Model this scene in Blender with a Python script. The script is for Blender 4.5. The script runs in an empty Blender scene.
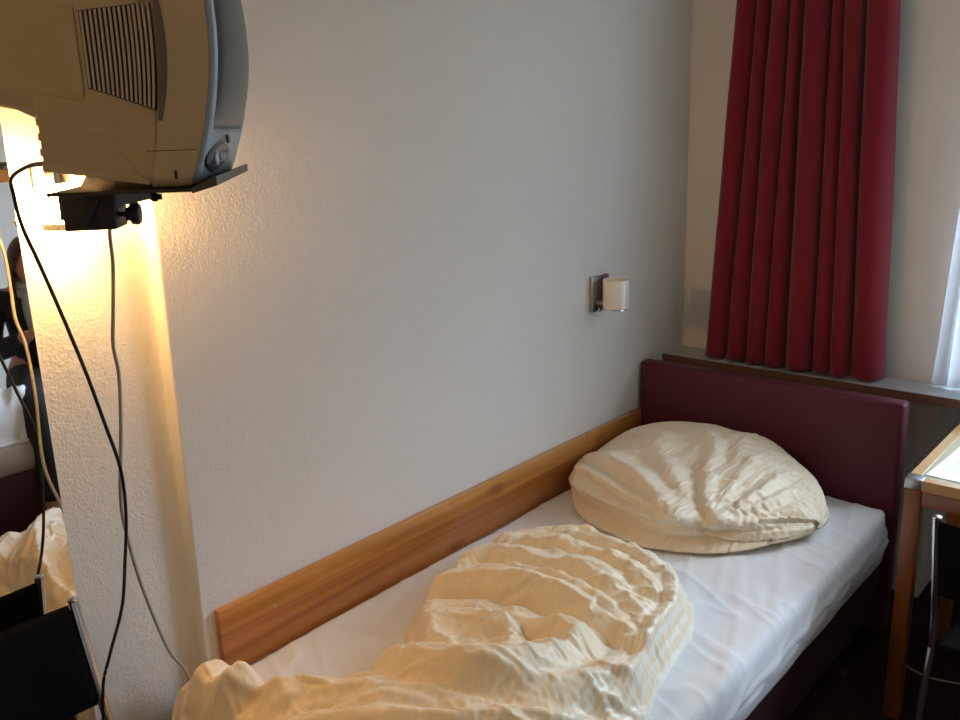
import bpy, bmesh, math, random
import numpy as np
from mathutils import Vector, Matrix, noise
random.seed(7); rng = np.random.RandomState(7)
C = bpy.context.scene.collection
PI = math.pi

FILL = 16.0  # glow strength of the added warm fill light
SKY, LAMP, EXPO = 14.5, 560.0, 0.0
# ------------------------------------------------------------------ helpers
def col(h, a=1.0):
    return (h[0], h[1], h[2], a)

def mat(name, base, rough=0.5, metal=0.0, bump=None, sheen=0.0, spec=0.5, vary=None, coat=0.0, emit=None, estr=0.0, alpha=1.0, trans=0.0, sss=0.0):
    m = bpy.data.materials.new(name); m.use_nodes = True
    nt = m.node_tree; b = nt.nodes['Principled BSDF']
    b.inputs['Base Color'].default_value = col(base); b.inputs['Roughness'].default_value = rough
    b.inputs['Metallic'].default_value = metal; b.inputs['Specular IOR Level'].default_value = spec
    b.inputs['Sheen Weight'].default_value = sheen; b.inputs['Coat Weight'].default_value = coat
    b.inputs['Transmission Weight'].default_value = trans
    tc = nt.nodes.new('ShaderNodeTexCoord')
    if vary:   # (scale, second colour, strength)
        n = nt.nodes.new('ShaderNodeTexNoise'); n.inputs['Scale'].default_value = vary[0]; n.inputs['Detail'].default_value = 5
        nt.links.new(tc.outputs['Object'], n.inputs['Vector'])
        r = nt.nodes.new('ShaderNodeValToRGB'); r.color_ramp.elements[0].position = .35; r.color_ramp.elements[1].position = .7
        r.color_ramp.elements[0].color = col(base); r.color_ramp.elements[1].color = col(vary[1])
        nt.links.new(n.outputs['Fac'], r.inputs['Fac']); nt.links.new(r.outputs['Color'], b.inputs['Base Color'])
    if bump:   # list of (scale, strength, distance, detail)
        prev = None
        for sc, st, di, de in bump:
            n = nt.nodes.new('ShaderNodeTexNoise'); n.inputs['Scale'].default_value = sc; n.inputs['Detail'].default_value = de
            nt.links.new(tc.outputs['Object'], n.inputs['Vector'])
            bp = nt.nodes.new('ShaderNodeBump'); bp.inputs['Strength'].default_value = st; bp.inputs['Distance'].default_value = di
            nt.links.new(n.outputs['Fac'], bp.inputs['Height'])
            if prev: nt.links.new(prev.outputs['Normal'], bp.inputs['Normal'])
            prev = bp
        nt.links.new(prev.outputs['Normal'], b.inputs['Normal'])
    if emit:
        b.inputs['Emission Color'].default_value = col(emit); b.inputs['Emission Strength'].default_value = estr
    if sss:
        b.inputs['Subsurface Weight'].default_value = sss; b.inputs['Subsurface Scale'].default_value = .01
    return m

def wood(name, c1, c2, c3, axis=1, rough=.35, scale=1.0, coat=.3, knots=False):
    m = bpy.data.materials.new(name); m.use_nodes = True
    nt = m.node_tree; N = nt.nodes; L = nt.links; b = N['Principled BSDF']
    tc = N.new('ShaderNodeTexCoord'); mp = N.new('ShaderNodeMapping'); L.new(tc.outputs['Object'], mp.inputs['Vector'])
    s = [26*scale]*3; s[axis] = 1.1*scale; mp.inputs['Scale'].default_value = s
    n = N.new('ShaderNodeTexNoise'); n.inputs['Scale'].default_value = 1.0; n.inputs['Detail'].default_value = 6; n.inputs['Distortion'].default_value = 1.2
    L.new(mp.outputs['Vector'], n.inputs['Vector'])
    mp2 = N.new('ShaderNodeMapping'); L.new(tc.outputs['Object'], mp2.inputs['Vector'])
    s2 = [9*scale]*3; s2[axis] = .35*scale; mp2.inputs['Scale'].default_value = s2
    w = N.new('ShaderNodeTexNoise'); w.inputs['Scale'].default_value = 1.0; w.inputs['Detail'].default_value = 2; w.inputs['Distortion'].default_value = .6
    L.new(mp2.outputs['Vector'], w.inputs['Vector'])
    r = N.new('ShaderNodeValToRGB'); e = r.color_ramp.elements
    e[0].position = .34; e[0].color = col(c1); e[1].position = .66; e[1].color = col(c2)
    L.new(n.outputs['Fac'], r.inputs['Fac'])
    r2 = N.new('ShaderNodeValToRGB'); e = r2.color_ramp.elements
    e[0].position = .45; e[0].color = (0, 0, 0, 1); e[1].position = .62; e[1].color = (1, 1, 1, 1)
    L.new(w.outputs['Fac'], r2.inputs['Fac'])
    mx = N.new('ShaderNodeMix'); mx.data_type = 'RGBA'; L.new(r2.outputs['Color'], mx.inputs[0]); L.new(r.outputs['Color'], mx.inputs[6]); mx.inputs[7].default_value = col(c3)
    mf = N.new('ShaderNodeMath'); mf.operation = 'MULTIPLY'; mf.inputs[1].default_value = .6; L.new(r2.outputs['Color'], mf.inputs[0]); L.new(mf.outputs[0], mx.inputs[0])
    out = mx.outputs[2]
    if knots:
        mp3 = N.new('ShaderNodeMapping'); L.new(tc.outputs['Object'], mp3.inputs['Vector'])
        s3 = [7.0]*3; s3[axis] = 3.0; mp3.inputs['Scale'].default_value = s3
        v = N.new('ShaderNodeTexVoronoi'); v.inputs['Scale'].default_value = 1.0; L.new(mp3.outputs['Vector'], v.inputs['Vector'])
        r3 = N.new('ShaderNodeValToRGB'); e = r3.color_ramp.elements; e[0].position = .05; e[0].color = (.85, .85, .85, 1); e[1].position = .17; e[1].color = (0, 0, 0, 1)
        L.new(v.outputs['Distance'], r3.inputs['Fac'])
        mk = N.new('ShaderNodeMix'); mk.data_type = 'RGBA'; L.new(r3.outputs['Color'], mk.inputs[0]); L.new(out, mk.inputs[6]); mk.inputs[7].default_value = (.26, .085, .02, 1)
        out = mk.outputs[2]
        sp = N.new('ShaderNodeSeparateXYZ'); L.new(tc.outputs['Object'], sp.inputs[0])
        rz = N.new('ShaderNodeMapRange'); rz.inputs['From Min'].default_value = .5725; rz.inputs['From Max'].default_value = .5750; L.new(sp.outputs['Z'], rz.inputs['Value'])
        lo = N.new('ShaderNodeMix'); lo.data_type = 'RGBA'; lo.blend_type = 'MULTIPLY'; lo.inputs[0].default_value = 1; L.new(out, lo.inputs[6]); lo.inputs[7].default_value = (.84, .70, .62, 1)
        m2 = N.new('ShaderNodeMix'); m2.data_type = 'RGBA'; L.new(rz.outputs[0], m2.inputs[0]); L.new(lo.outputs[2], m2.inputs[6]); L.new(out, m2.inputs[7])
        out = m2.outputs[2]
    L.new(out, b.inputs['Base Color'])
    b.inputs['Roughness'].default_value = rough; b.inputs['Coat Weight'].default_value = coat; b.inputs['Coat Roughness'].default_value = .2
    bp = N.new('ShaderNodeBump'); bp.inputs['Strength'].default_value = .12; bp.inputs['Distance'].default_value = .001
    L.new(n.outputs['Fac'], bp.inputs['Height']); L.new(bp.outputs['Normal'], b.inputs['Normal'])
    return m

def mesh_obj(name, verts, faces, m, parent=None, smooth=True):
    me = bpy.data.meshes.new(name); me.from_pydata([tuple(v) for v in verts], [], [tuple(f) for f in faces]); me.update()
    me.materials.append(m)
    if smooth: me.polygons.foreach_set('use_smooth', [True]*len(me.polygons))
    o = bpy.data.objects.new(name, me); C.objects.link(o)
    if parent: o.parent = parent
    return o

def bm_obj(name, bm, m, parent=None, smooth=False, angle=None):
    bmesh.ops.recalc_face_normals(bm, faces=bm.faces)
    me = bpy.data.meshes.new(name); bm.to_mesh(me); bm.free(); me.materials.append(m)
    if smooth or angle:
        me.polygons.foreach_set('use_smooth', [True]*len(me.polygons))
    if angle:
        bm2 = bmesh.new(); bm2.from_mesh(me)
        for e in bm2.edges:
            if len(e.link_faces) == 2 and e.calc_face_angle(0) > math.radians(angle): e.smooth = False
        bm2.to_mesh(me); bm2.free()
    o = bpy.data.objects.new(name, me); C.objects.link(o)
    if parent: o.parent = parent
    return o

def add_box(bm, a, b, bevel=0.0, seg=2, M=None):
    v = [bm.verts.new((x, y, z)) for x in (a[0], b[0]) for y in (a[1], b[1]) for z in (a[2], b[2])]
    fs = [(0,1,3,2),(4,6,7,5),(0,4,5,1),(2,3,7,6),(0,2,6,4),(1,5,7,3)]
    faces = [bm.faces.new([v[i] for i in f]) for f in fs]
    if bevel:
        es = list({e for f in faces for e in f.edges})
        r = bmesh.ops.bevel(bm, geom=es, offset=bevel, segments=seg, affect='EDGES', profile=.5)
        v = list({x for f in r['faces'] for x in f.verts} | {x for x in v if x.is_valid})
    if M is not None:
        vs = set(x for x in v if x.is_valid)
        bmesh.ops.transform(bm, matrix=M, verts=list(vs))

def box(name, a, b, m, parent=None, bevel=0.0, seg=2, M=None):
    bm = bmesh.new(); add_box(bm, a, b, bevel, seg, None)
    if M is not None: bmesh.ops.transform(bm, matrix=M, verts=bm.verts)
    return bm_obj(name, bm, m, parent, angle=35 if bevel else None)

def smooth_path(pts, n=10):
    P = [Vector(p) for p in pts]
    if len(P) < 3: return P
    out = []
    for i in range(len(P)-1):
        p0 = P[max(i-1, 0)]; p1 = P[i]; p2 = P[i+1]; p3 = P[min(i+2, len(P)-1)]
        for k in range(n):
            t = k/n
            out.append(.5*((2*p1)+(-p0+p2)*t+(2*p0-5*p1+4*p2-p3)*t*t+(-p0+3*p1-3*p2+p3)*t**3))
    out.append(P[-1]); return out

def add_tube(bm, pts, r, sides=10, n=8, cap=True, smoothp=True):
    P = smooth_path(pts, n) if smoothp else [Vector(p) for p in pts]
    rings = []; up = Vector((.13, .27, .95))
    for i, p in enumerate(P):
        t = (P[min(i+1, len(P)-1)]-P[max(i-1, 0)]).normalized()
        a = t.cross(up)
        if a.length < .05: a = t.cross(Vector((1, 0, 0)))
        a.normalize(); b = t.cross(a).normalized(); up = b.cross(t)if False else up
        rr = r(i/(len(P)-1)) if callable(r) else r
        rings.append([bm.verts.new(p+a*rr*math.cos(2*PI*k/sides)+b*rr*math.sin(2*PI*k/sides)) for k in range(sides)])
    for i in range(len(rings)-1):
        for k in range(sides):
            bm.faces.new([rings[i][k], rings[i][(k+1) % sides], rings[i+1][(k+1) % sides], rings[i+1][k]])
    if cap:
        bm.faces.new(rings[0]); bm.faces.new(rings[-1][::-1])

def tube(name, pts, r, m, parent=None, sides=10, n=8, smoothp=True):
    bm = bmesh.new(); add_tube(bm, pts, r, sides, n, True, smoothp); return bm_obj(name, bm, m, parent, angle=50)

def lathe(name, prof, m, parent=None, seg=40, M=None, closed=False):
    """prof: list of (r, z) about the Z axis."""
    bm = bmesh.new(); rings = []
    for r, z in prof:
        rings.append([bm.verts.new((max(r, 1e-5)*math.cos(2*PI*k/seg), max(r, 1e-5)*math.sin(2*PI*k/seg), z)) for k in range(seg)])
    for i in range(len(rings)-1):
        for k in range(seg): bm.faces.new([rings[i][k], rings[i][(k+1) % seg], rings[i+1][(k+1) % seg], rings[i+1][k]])
    if not closed:
        bm.faces.new(rings[0][::-1]); bm.faces.new(rings[-1])
    if M is not None: bmesh.ops.transform(bm, matrix=M, verts=bm.verts)
    return bm_obj(name, bm, m, parent, angle=40)

def tag(o, label, cat, group=None):
    o['label'] = label; o['category'] = cat
    if group: o['group'] = group
    return o
def thing(name, label, cat, loc=(0, 0, 0), rotz=0.0, group=None):
    o = bpy.data.objects.new(name, None); C.objects.link(o); o.location = loc; o.rotation_euler = (0, 0, rotz)
    o.empty_display_size = .1
    return tag(o, label, cat, group)
def struct(o): o['kind'] = 'structure'; return o
def grid_faces(n, m, wrap=False):
    F = []
    for i in range(n if wrap else n-1):
        for j in range(m-1):
            a = i*m+j; b = ((i+1) % n)*m+j
            F.append((a, b, b+1, a+1))
    return F

def sdf_poly(X, Y, poly):
    """signed distance, positive inside."""
    p = np.array(poly, float); d = np.full(X.shape, 1e9); ins = np.zeros(X.shape, bool)
    for i in range(len(p)):
        a = p[i]; b = p[(i+1) % len(p)]; e = b-a
        wx = X-a[0]; wy = Y-a[1]; t = np.clip((wx*e[0]+wy*e[1])/(e@e+1e-12), 0, 1)
        d = np.minimum(d, np.hypot(wx-e[0]*t, wy-e[1]*t))
        c = ((a[1] > Y) != (b[1] > Y)); 
        with np.errstate(divide='ignore', invalid='ignore'):
            xi = (b[0]-a[0])*(Y-a[1])/(b[1]-a[1]+1e-15)+a[0]
        ins ^= c & (X < xi)
    return np.where(ins, d, -d)

def dist_line(X, Y, pts):
    """distance to a polyline, its parameter 0..1 and the side."""
    p = np.array(pts, float); d = np.full(X.shape, 1e9); T = np.zeros(X.shape); S = np.zeros(X.shape); n = len(p)-1
    for i in range(n):
        a = p[i]; b = p[i+1]; e = b-a
        wx = X-a[0]; wy = Y-a[1]; t = np.clip((wx*e[0]+wy*e[1])/(e@e+1e-12), 0, 1)
        dd = np.hypot(wx-e[0]*t, wy-e[1]*t); k = dd < d
        d = np.where(k, dd, d); T = np.where(k, (i+t)/n, T); S = np.where(k, np.sign(e[0]*wy-e[1]*wx), S)
    return d, T, S

def vnoise(X, Y, sx, sy, seed=0, octaves=3):
    """smooth value noise on arrays."""
    out = np.zeros(X.shape); amp = 1.0; tot = 0
    for o in range(octaves):
        r = np.random.RandomState(seed*31+o); G = r.rand(128, 128)
        u = X*sx*2**o+17.3*o; v = Y*sy*2**o+9.1*o
        iu = np.floor(u).astype(int); iv = np.floor(v).astype(int); fu = u-iu; fv = v-iv
        fu = fu*fu*(3-2*fu); fv = fv*fv*(3-2*fv)
        g = lambda a, b: G[a % 128, b % 128]
        out += amp*((g(iu, iv)*(1-fu)+g(iu+1, iv)*fu)*(1-fv)+(g(iu, iv+1)*(1-fu)+g(iu+1, iv+1)*fu)*fv); tot += amp; amp *= .5
    return out/tot

def relax(P, W, ru, rv, iters=150, guide=None, kg=.05, bend=.25, wrap=False, zmin=None, gmask=None):
    """position based cloth on a regular grid: the cloth is longer than the room it has, so it buckles into real folds."""
    P = P.copy(); G = P.copy() if guide is None else guide
    def con(A, B, wa, wb, L, k=1.0):
        d = B-A; l = np.sqrt((d*d).sum(-1))+1e-9; s = wa+wb; s = np.where(s > 0, s, 1)
        c = (k*(l-L)/l/s)[..., None]*d
        A += c*wa[..., None]; B -= c*wb[..., None]
    L1 = np.sqrt(((P[1:]-P[:-1])**2).sum(-1))*ru[1:]; L2 = np.sqrt(((P[:, 1:]-P[:, :-1])**2).sum(-1))*rv[:, 1:]
    Lw = np.sqrt(((P[0]-P[-1])**2).sum(-1))*ru[0] if wrap else None
    Ld = np.sqrt(((P[1:, 1:]-P[:-1, :-1])**2).sum(-1))*(ru[1:, 1:]+rv[1:, 1:])/2
    Le = np.sqrt(((P[1:, :-1]-P[:-1, 1:])**2).sum(-1))*(ru[1:, 1:]+rv[1:, 1:])/2
    for it in range(iters):
        for s in (0, 1):
            n = (P.shape[0]-1-s+1)//2
            A = P[s:s+2*n:2][:n]; B = P[s+1:s+1+2*n:2][:n]; n = min(len(A), len(B))
            A = P[s:s+2*n:2]; B = P[s+1:s+2*n:2]
            con(A, B, W[s:s+2*n:2], W[s+1:s+2*n:2], L1[s::2][:n])
        if wrap: con(P[-1], P[0], W[-1], W[0], Lw)
        for s in (0, 1):
            n = min(len(range(s, P.shape[1]-1, 2)), len(range(s+1, P.shape[1], 2)))
            con(P[:, s:s+2*n:2], P[:, s+1:s+2*n:2], W[:, s:s+2*n:2], W[:, s+1:s+2*n:2], L2[:, s::2][:, :n])
        for s in (0, 1):
            A = P[s:-1:2, :-1]; B = P[s+1::2, 1:]; n = min(len(A), len(B))
            con(A[:n], B[:n], W[s:-1:2, :-1][:n], W[s+1::2, 1:][:n], Ld[s::2][:n], .3)
            A = P[s:-1:2, 1:]; B = P[s+1::2, :-1]
            con(A[:n], B[:n], W[s:-1:2, 1:][:n], W[s+1::2, :-1][:n], Le[s::2][:n], .3)
        # bending: pull to the mean of the neighbours
        m = P.copy()
        m[1:-1] = (P[2:]+P[:-2])*.5
        if wrap: m[0] = (P[1]+P[-1])*.5; m[-1] = (P[0]+P[-2])*.5
        q = P.copy(); q[:, 1:-1] = (P[:, 2:]+P[:, :-2])*.5
        P += (((m+q)*.5-P)*bend)*W[..., None]
        P += (G-P)*(kg*W)[..., None]
        if zmin is not None: P[..., 2] = np.maximum(P[..., 2], zmin)
    return P

# ------------------------------------------------------------------ materials
M = {}
M['plaster'] = mat('white_rough_plaster', (.80, .77, .71), .85, bump=[(170, .55, .0030, 3), (45, .35, .004, 2)], spec=.25, vary=(1.3, (.77, .74, .68)))
M['plaster_fine'] = mat('white_smooth_plaster', (.78, .75, .69), .85, bump=[(120, .3, .002, 3)], spec=.25)
M['ceiling'] = mat('white_ceiling_paint', (.8, .78, .74), .9)
M['floor'] = mat('dark_red_brown_carpet', (.030, .012, .010), .9, bump=[(900, .6, .002, 2)], vary=(6, (.045, .018, .014)), spec=.2)
M['sheet'] = mat('white_cotton_sheet', (.82, .81, .80), .75, bump=[(1400, .12, .0006, 1)], sheen=.15, spec=.25)
M['pillow'] = mat('cream_satin_cotton', (.90, .76, .55), .5, bump=[(1500, .1, .0005, 1)], sheen=.3, spec=.4, sss=.0)
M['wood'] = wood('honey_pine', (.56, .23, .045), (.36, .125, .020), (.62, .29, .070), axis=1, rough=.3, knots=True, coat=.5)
M['desk_wood'] = wood('reddish_beech', (.24, .078, .022), (.19, .055, .016), (.28, .10, .03), axis=2, rough=.35)
M['desk_wood_x'] = wood('reddish_beech_cross', (.24, .078, .022), (.19, .055, .016), (.28, .10, .03), axis=0, rough=.35)
M['desk_edge'] = wood('pale_beech_edge', (.55, .33, .14), (.50, .29, .12), (.60, .38, .18), axis=1, rough=.3)
M['lino'] = mat('olive_beige_linoleum', (.42, .38, .24), .45, vary=(30, (.40, .36, .23)))
M['burgundy'] = mat('burgundy_leatherette', (.088, .009, .020), .5, bump=[(500, .25, .0012, 3)], spec=.35, sheen=.05)
M['base'] = mat('dark_burgundy_bed_base', (.050, .012, .014), .65, bump=[(500, .25, .0012, 3)])
M['curtain'] = mat('wine_red_curtain_cloth', (.20, .0115, .023), .85, bump=[(1600, .3, .0008, 2)], sheen=.25, spec=.15)
M['sill'] = mat('grey_laminate', (.44, .45, .46), .3, vary=(60, (.40, .41, .42)))
M['sill_edge'] = mat('brown_laminate_edge', (.13, .06, .04), .5)
M['chrome'] = mat('polished_chrome', (.75, .75, .76), .12, 1.0)
M['brushed'] = mat('brushed_steel', (.42, .42, .42), .32, 1.0)
M['black'] = mat('black_leatherette', (.004, .004, .0045), .85, bump=[(600, .2, .0008, 2)], spec=.06)
M['blackplastic'] = mat('black_plastic', (.012, .011, .011), .4)
M['tv'] = mat('taupe_television_plastic', (.60, .44, .24), .55, bump=[(1500, .15, .0004, 1)])
M['tv_trim'] = mat('dull_brown_plastic', (.16, .12, .085), .5)
M['tv_dark'] = mat('dark_brown_vent_gap', (.030, .022, .016), .8)
M['tv_rib'] = mat('taupe_vent_slats', (.58, .48, .34), .55)
M['bezel'] = mat('silver_blue_plastic', (.36, .42, .46), .35, metal=.15)
M['crt'] = mat('dark_grey_picture_tube', (.035, .042, .042), .3, spec=.35, coat=.1)
M['tvpanel'] = mat('dark_grey_panel_plastic', (.05, .055, .06), .3)
M['steel_dark'] = mat('dark_brown_painted_steel', (.040, .026, .018), .45, metal=.3)
M['steel_grey'] = mat('blue_grey_painted_steel', (.22, .26, .31), .4)
M['lip'] = mat('warm_dark_grey_steel', (.075, .062, .052), .4, metal=.3)
M['porcelain'] = mat('white_frosted_glass_shade', (.82, .78, .70), .35, spec=.5)
M['cable_black'] = mat('black_rubber_cable', (.010, .009, .008), .45)
M['cable_grey'] = mat('greyish_white_cable', (.42, .38, .31), .5)
M['paper'] = mat('white_paper', (.85, .88, .86), .7)
M['print'] = mat('grey_green_print', (.35, .45, .44), .8)
M['frame'] = mat('white_window_frame', (.8, .8, .8), .4)
M['base2'] = mat('dark_red_bed_box', (.045, .010, .012), .6)
M['mat2'] = mat('beige_mattress_ticking', (.40, .33, .28), .8)
M['skin'] = mat('skin', (.55, .27, .19), .5, sss=.1)
M['hair'] = mat('auburn_brown_hair', (.075, .022, .012), .5, bump=[(90, .6, .004, 3)])
M['coat'] = mat('black_wool_coat', (.012, .011, .013), .8, bump=[(500, .4, .002, 2)])
M['scarf'] = mat('pale_grey_knit_scarf', (.42, .45, .46), .9, bump=[(220, .8, .004, 2)])
M['lip_skin'] = mat('lip_red', (.36, .10, .09), .5)
M['eye'] = mat('dark_eye', (.03, .02, .015), .2)

# mirror silvering
M['mirror'] = mat('mirror_silvering', (.86, .87, .86), .015, 1.0)
M['mirror_edge'] = mat('dark_mirror_edge', (.10, .09, .07), .4, metal=.5)
# sheer voile
m = bpy.data.materials.new('white_voile'); m.use_nodes = True; nt = m.node_tree; nt.nodes.clear()
o_ = nt.nodes.new('ShaderNodeOutputMaterial'); d = nt.nodes.new('ShaderNodeBsdfDiffuse'); d.inputs[0].default_value = (.85, .87, .9, 1)
t = nt.nodes.new('ShaderNodeBsdfTranslucent'); t.inputs[0].default_value = (.85, .88, .92, 1)
tr = nt.nodes.new('ShaderNodeBsdfTransparent'); a = nt.nodes.new('ShaderNodeMixShader'); a.inputs[0].default_value = .5
b_ = nt.nodes.new('ShaderNodeMixShader'); b_.inputs[0].default_value = .22
nt.links.new(d.outputs[0], a.inputs[1]); nt.links.new(t.outputs[0], a.inputs[2]); nt.links.new(a.outputs[0], b_.inputs[1]); nt.links.new(tr.outputs[0], b_.inputs[2]); nt.links.new(b_.outputs[0], o_.inputs[0])
M['voile'] = m
# window glass: clear, a little glossy
m = bpy.data.materials.new('window_glass'); m.use_nodes = True; nt = m.node_tree; nt.nodes.clear()
o_ = nt.nodes.new('ShaderNodeOutputMaterial'); g = nt.nodes.new('ShaderNodeBsdfGlossy'); g.inputs['Roughness'].default_value = .02
tr = nt.nodes.new('ShaderNodeBsdfTransparent'); tr.inputs[0].default_value = (.95, .97, .97, 1); a = nt.nodes.new('ShaderNodeMixShader'); a.inputs[0].default_value = .06
nt.links.new(tr.outputs[0], a.inputs[1]); nt.links.new(g.outputs[0], a.inputs[2]); nt.links.new(a.outputs[0], o_.inputs[0])
M['glass'] = m
# lit lamp glass
M['lamp_glow'] = mat('glowing_warm_glass', (.9, .85, .7), .3, emit=(1, .56, .20), estr=LAMP)
M['lamp_rim'] = mat('ribbed_clear_glass', (.75, .72, .62), .1, trans=.6)

# duvet: satin stripes along the hem, weight stored on the mesh
def duvet_mat():
    m = mat('cream_satin_stripe_duvet', (.86, .74, .53), .42, sheen=.5, spec=.4)
    nt = m.node_tree; N = nt.nodes; L = nt.links; b = N['Principled BSDF']
    at = N.new('ShaderNodeAttribute'); at.attribute_name = 'hem_distance'
    mm = N.new('ShaderNodeMath'); mm.operation = 'MULTIPLY'; mm.inputs[1].default_value = 2*PI/.0125; L.new(at.outputs['Fac'], mm.inputs[0])
    s = N.new('ShaderNodeMath'); s.operation = 'SINE'; L.new(mm.outputs[0], s.inputs[0])
    r = N.new('ShaderNodeValToRGB'); r.color_ramp.elements[0].position = .4; r.color_ramp.elements[1].position = .6
    a1 = N.new('ShaderNodeMath'); a1.operation = 'MULTIPLY_ADD'; a1.inputs[1].default_value = .5; a1.inputs[2].default_value = .5; L.new(s.outputs[0], a1.inputs[0]); L.new(a1.outputs[0], r.inputs['Fac'])
    # only within 10 cm of the hem
    lt = N.new('ShaderNodeMapRange'); lt.inputs['From Min'].default_value = .075; lt.inputs['From Max'].default_value = .095; lt.inputs['To Min'].default_value = 1; lt.inputs['To Max'].default_value = .12
    L.new(at.outputs['Fac'], lt.inputs['Value'])
    f = N.new('ShaderNodeMath'); f.operation = 'MULTIPLY'; L.new(r.outputs['Color'], f.inputs[0]); L.new(lt.outputs[0], f.inputs[1])
    mx = N.new('ShaderNodeMix'); mx.data_type = 'RGBA'; mx.inputs[6].default_value = (.93, .75, .49, 1); mx.inputs[7].default_value = (.94, .87, .71, 1)
    L.new(f.outputs[0], mx.inputs[0]); L.new(mx.outputs[2], b.inputs['Base Color'])
    ro = N.new('ShaderNodeMapRange'); ro.inputs['To Min'].default_value = .44; ro.inputs['To Max'].default_value = .30; L.new(f.outputs[0], ro.inputs['Value']); L.new(ro.outputs[0], b.inputs['Roughness'])
    return m
M['duvet'] = duvet_mat()

# ------------------------------------------------------------------ room shell
RX, Y0, Y1, H = 3.15, -1.9, 3.21, 2.52
E_ = .045        # the mirror wall is set back by this much from the bed wall
SY = .9575       # where the step is
def prism(name, poly, z0, z1, m):
    bm = bmesh.new(); lo = [bm.verts.new((x, y, z0)) for x, y in poly]; hi = [bm.verts.new((x, y, z1)) for x, y in poly]
    bm.faces.new(lo[::-1]); bm.faces.new(hi); n = len(poly)
    for i in range(n): bm.faces.new([lo[i], lo[(i+1) % n], hi[(i+1) % n], hi[i]])
    return bm_obj(name, bm, m, None, angle=50)
# softly rounded plaster corner at the step
prof = [(-.25, Y0-.2), (-E_, Y0-.2), (-E_, SY-.030)]
for k in range(1, 6):
    a = k/6*PI/2; prof.append((-E_+.030*(1-math.cos(a))*.35, SY-.030+.030*math.sin(a)))
prof.append((-E_+.012, SY))
for k in range(0, 6):
    a = k/5*PI/2; prof.append((-.006+.006*math.sin(a), SY+.006*(1-math.cos(a))))
prof += [(0, Y1+.2), (-.25, Y1+.2)]
struct(prism('wall_left', prof, 0, H, M['plaster']))
struct(box('floor', (-.25, Y0-.2, -.1), (RX+.2, Y1+.2, 0), M['floor']))
struct(box('ceiling', (-.25, Y0-.2, H), (RX+.2, Y1+.2, H+.1), M['ceiling']))
struct(box('wall_right', (RX, Y0, 0), (RX+.2, Y1, H), M['plaster_fine']))
struct(box('wall_back', (-.045, Y0-.2, 0), (RX, Y0, H), M['plaster_fine']))
# window wall with an opening and a radiator recess under the sill
WX0, WX1, WZ0, WZ1 = 1.02, 2.55, .86, 2.34
bm = bmesh.new()
for a, b in [((0, Y1, 0), (.965, Y1+.3, .80)), ((0, Y1, .80), (WX0, Y1+.3, H)), ((.965, Y1+.18, 0), (WX1+.1, Y1+.3, .80)), ((WX0, Y1, .80), (WX1, Y1+.3, WZ0)),
             ((WX0, Y1, WZ1), (WX1, Y1+.3, H)), ((WX1, Y1, .80), (RX, Y1+.3, H)), ((WX1+.1, Y1, 0), (RX, Y1+.3, .80))]:
    add_box(bm, a, b)
struct(bm_obj('wall_window', bm, M['plaster_fine']))
# window
bm = bmesh.new(); fy0, fy1 = Y1+.13, Y1+.19
for a, b in [((WX0, fy0, WZ0), (WX0+.07, fy1, WZ1)), ((WX1-.07, fy0, WZ0), (WX1, fy1, WZ1)), ((WX0, fy0, WZ0), (WX1, fy1, WZ0+.07)), ((WX0, fy0, WZ1-.07), (WX1, fy1, WZ1)),
             (((WX0+WX1)/2-.05, fy0, WZ0), ((WX0+WX1)/2+.05, fy1, WZ1))]:
    add_box(bm, a, b, .006)
win = struct(bm_obj('window_1', bm, M['frame'], angle=35))
p = box('pane', (WX0+.06, fy0+.025, WZ0+.06), (WX1-.06, fy0+.035, WZ1-.06), M['glass'], win)
bm = bmesh.new(); add_tube(bm, [((WX0+WX1)/2, fy0-.02, 1.50), ((WX0+WX1)/2, fy0-.04, 1.50), ((WX0+WX1)/2, fy0-.045, 1.40)], .008); bm_obj('window_handle', bm, M['brushed'], win, angle=50)
# window sill: grey laminate shelf with a brown edge
bm = bmesh.new(); add_box(bm, (0, 3.052, .780), (RX, Y1, .807), .001, 1)
sill = struct(bm_obj('trim_1', bm, M['sill'], angle=35))
box('sill_edge', (0, 3.045, .777), (RX, 3.052, .8065), M['sill_edge'], sill)
struct(box('baseboard_window', (.965, Y1+.165, 0), (WX1+.1, Y1+.18, .07), M['sill_edge']))

# ------------------------------------------------------------------ bed
bed = thing('bed', 'single bed with dark burgundy upholstered headboard and base, under the red curtain', 'bed', (.48, 1.85, 0))
def P_(o):   # build in world coordinates, then parent
    o.parent = bed; o.matrix_parent_inverse = Matrix.Translation((-.48, -1.85, 0)); return o
P_(box('headboard', (.008, 2.862, .02), (.952, 2.925, .8185), M['burgundy'], None, .014, 4))
P_(box('bed_base', (.03, .86, .10), (.925, 2.861, .315), M['base'], None, .012, 3))
for lx in (.10, .85):
    for ly in (.95, 2.75):
        P_(box('leg', (lx-.03, ly-.03, 0), (lx+.03, ly+.03, .10), M['blackplastic'], None, .004))

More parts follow.
